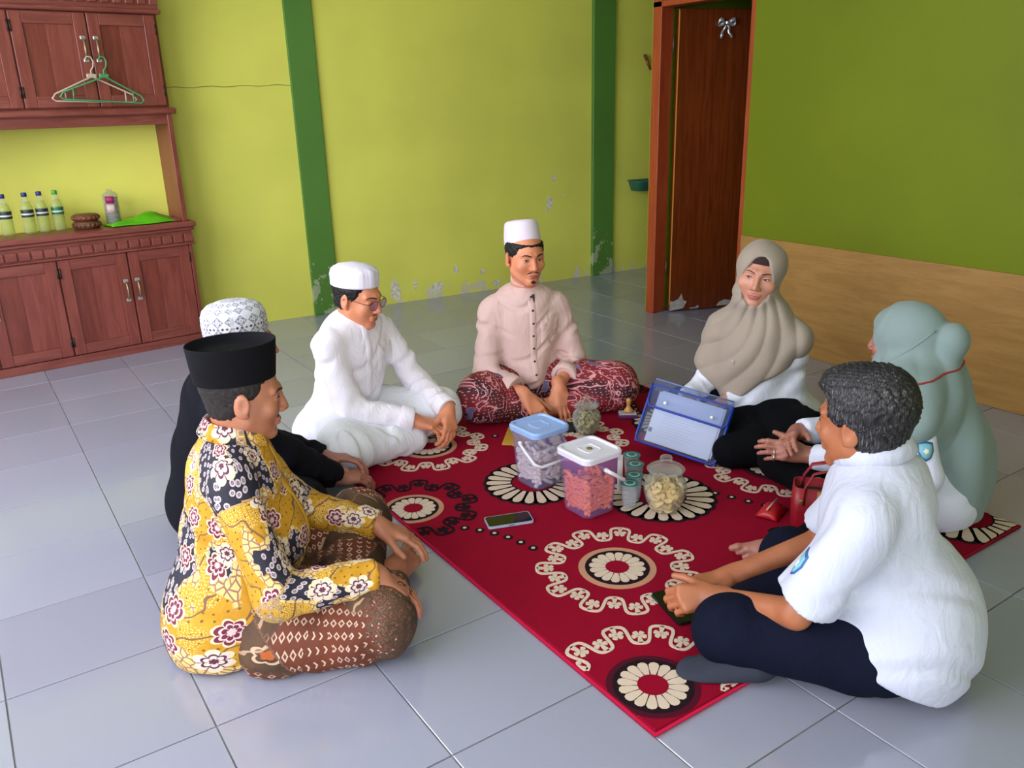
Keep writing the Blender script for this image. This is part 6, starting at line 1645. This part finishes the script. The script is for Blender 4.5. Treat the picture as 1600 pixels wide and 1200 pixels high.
# ---- man in the white uniform shirt
p = POSES['uniform']
root = person_root(p, 'man in white short-sleeved uniform shirt and navy trousers seen from behind on the carpet corner')
R, H = p.R, p.HR
shirt = torso_prims(p, 0.020, 0.02, 0.05, 0.02) + [cap_(p.neck - R[2] * 0.042, p.neck * 0.25 + p.shR * 0.75, 0.060, 0.044, 0.035), cap_(p.neck - R[2] * 0.042, p.neck * 0.25 + p.shL * 0.75, 0.060, 0.044, 0.035)]
shirt += [ell_(p.w(0.02, -0.075, 0.13), (0.20, 0.14, 0.20), R, 0.08)]
for s, a, b in ((1, p.shR, p.elR), (-1, p.shL, p.elL)):
    shirt.append(flatcap(a, a + (b - a) * 0.84, 0.060, 0.076, 0.05))
shirt += [neck_hole(p, 0.060), plane_(p.w(0, 0.06, 0.125), A3(R[1] * 0.42 - R[2] * 0.9), 0.008), FLOOR_CUT(0.03), waves(p, [((0.3, 0.3, 0.8), 0.20, 0.005, 0.3, (1, 0, 0)), ((0.9, 0.2, -0.4), 0.24, 0.006, 1.1, (0, 0, 1))])]
trou = [ell_(p.w(0, 0.02, 0.10), (0.185, 0.155, 0.115), R, 0.06), cap_(p.hipR, p.knR, 0.10, 0.078, 0.05), cap_(p.hipL, p.knL, 0.108, 0.080, 0.05, (0.0025, 0.13, 0.4)), cap_(p.knL, p.anL, 0.074, 0.055, 0.04), flatcap(p.knR, p.anR + (p.knR - p.anR) * 0.16, 0.072, 0.055, 0.04),
        FLOOR_CUT(), waves(p, [((0.5, 0.5, 0.4), 0.16, 0.004, 0.9, (0, 0, 1))])]
hands = hand_prims(p.wrR, (-0.92, 0.25, -0.05), (-0.05, 0.1, 0.98), True, (0.30, 0.45, 0.35), 0.03) + hand_prims(p.wrL, (-0.72, 0.60, -0.1), (-0.52, -0.45, 0.72), False, (0.75, 0.9, 0.6), 0.03)
socks = foot_prims(p.anR, p.toeR, (-0.15, -0.45, 0.85), True, 1.0, False)
socks = [(f, lo, hi, k, op) for f, lo, hi, k, op in socks] + [cap_(p.anR, p.anR + (p.knR - p.anR) * 0.25, 0.040, 0.044, 0.03), func_(lambda P: np.full(len(P), -0.004)), FLOOR_CUT(0.014)]
body(p, root, SK_C, hands, [], [shirt, trou, socks], vox=0.0037)
WS = cloth('bright_uniform_cloth', (196, 200, 218), 0.8, 900.0, 0.5)
us = sdf_mesh('shirt', shirt, 0.0058, WS, root, origin=p.o, newton=False)
collar(p, WS, us, r=0.065, h=0.032, gap=0.4, fold=0.20, drop=0.012)
sdf_mesh('trousers', trou, 0.0062, cloth('navy_trouser_cloth', (14, 18, 36), 0.85), root, origin=p.o, newton=False)
sdf_mesh('sock', socks, 0.0048, cloth('grey_sock_cloth', (52, 55, 66), 0.95, 700), root, origin=p.o, newton=False)
hx = [ell_(p.h(0, 0.035, 0.092), (0.060, 0.050, 0.030), H, 0.03), ell_(p.h(0, -0.055, 0.055), (0.074, 0.062, 0.070), H, 0.03)]
hair_shell(p, hair_mat('greying_hair', (26, 24, 28), 0.95), root, 0.010, -0.070, 0.048, 0.075, bulk=0.006, noise=0.0022, extra=hx)
face(p, root, 0.8)
bc = p.shL + (p.elL - p.shL) * 0.42 + R[1] * 0.01
Zb = unit(R[1] * 0.9 - R[0] * 0.45); Xb = unit(np.cross(R[2], Zb)); Yb = np.cross(Zb, Xb)
badge(shirt, bc, Xb, Yb, Zb, p, us)
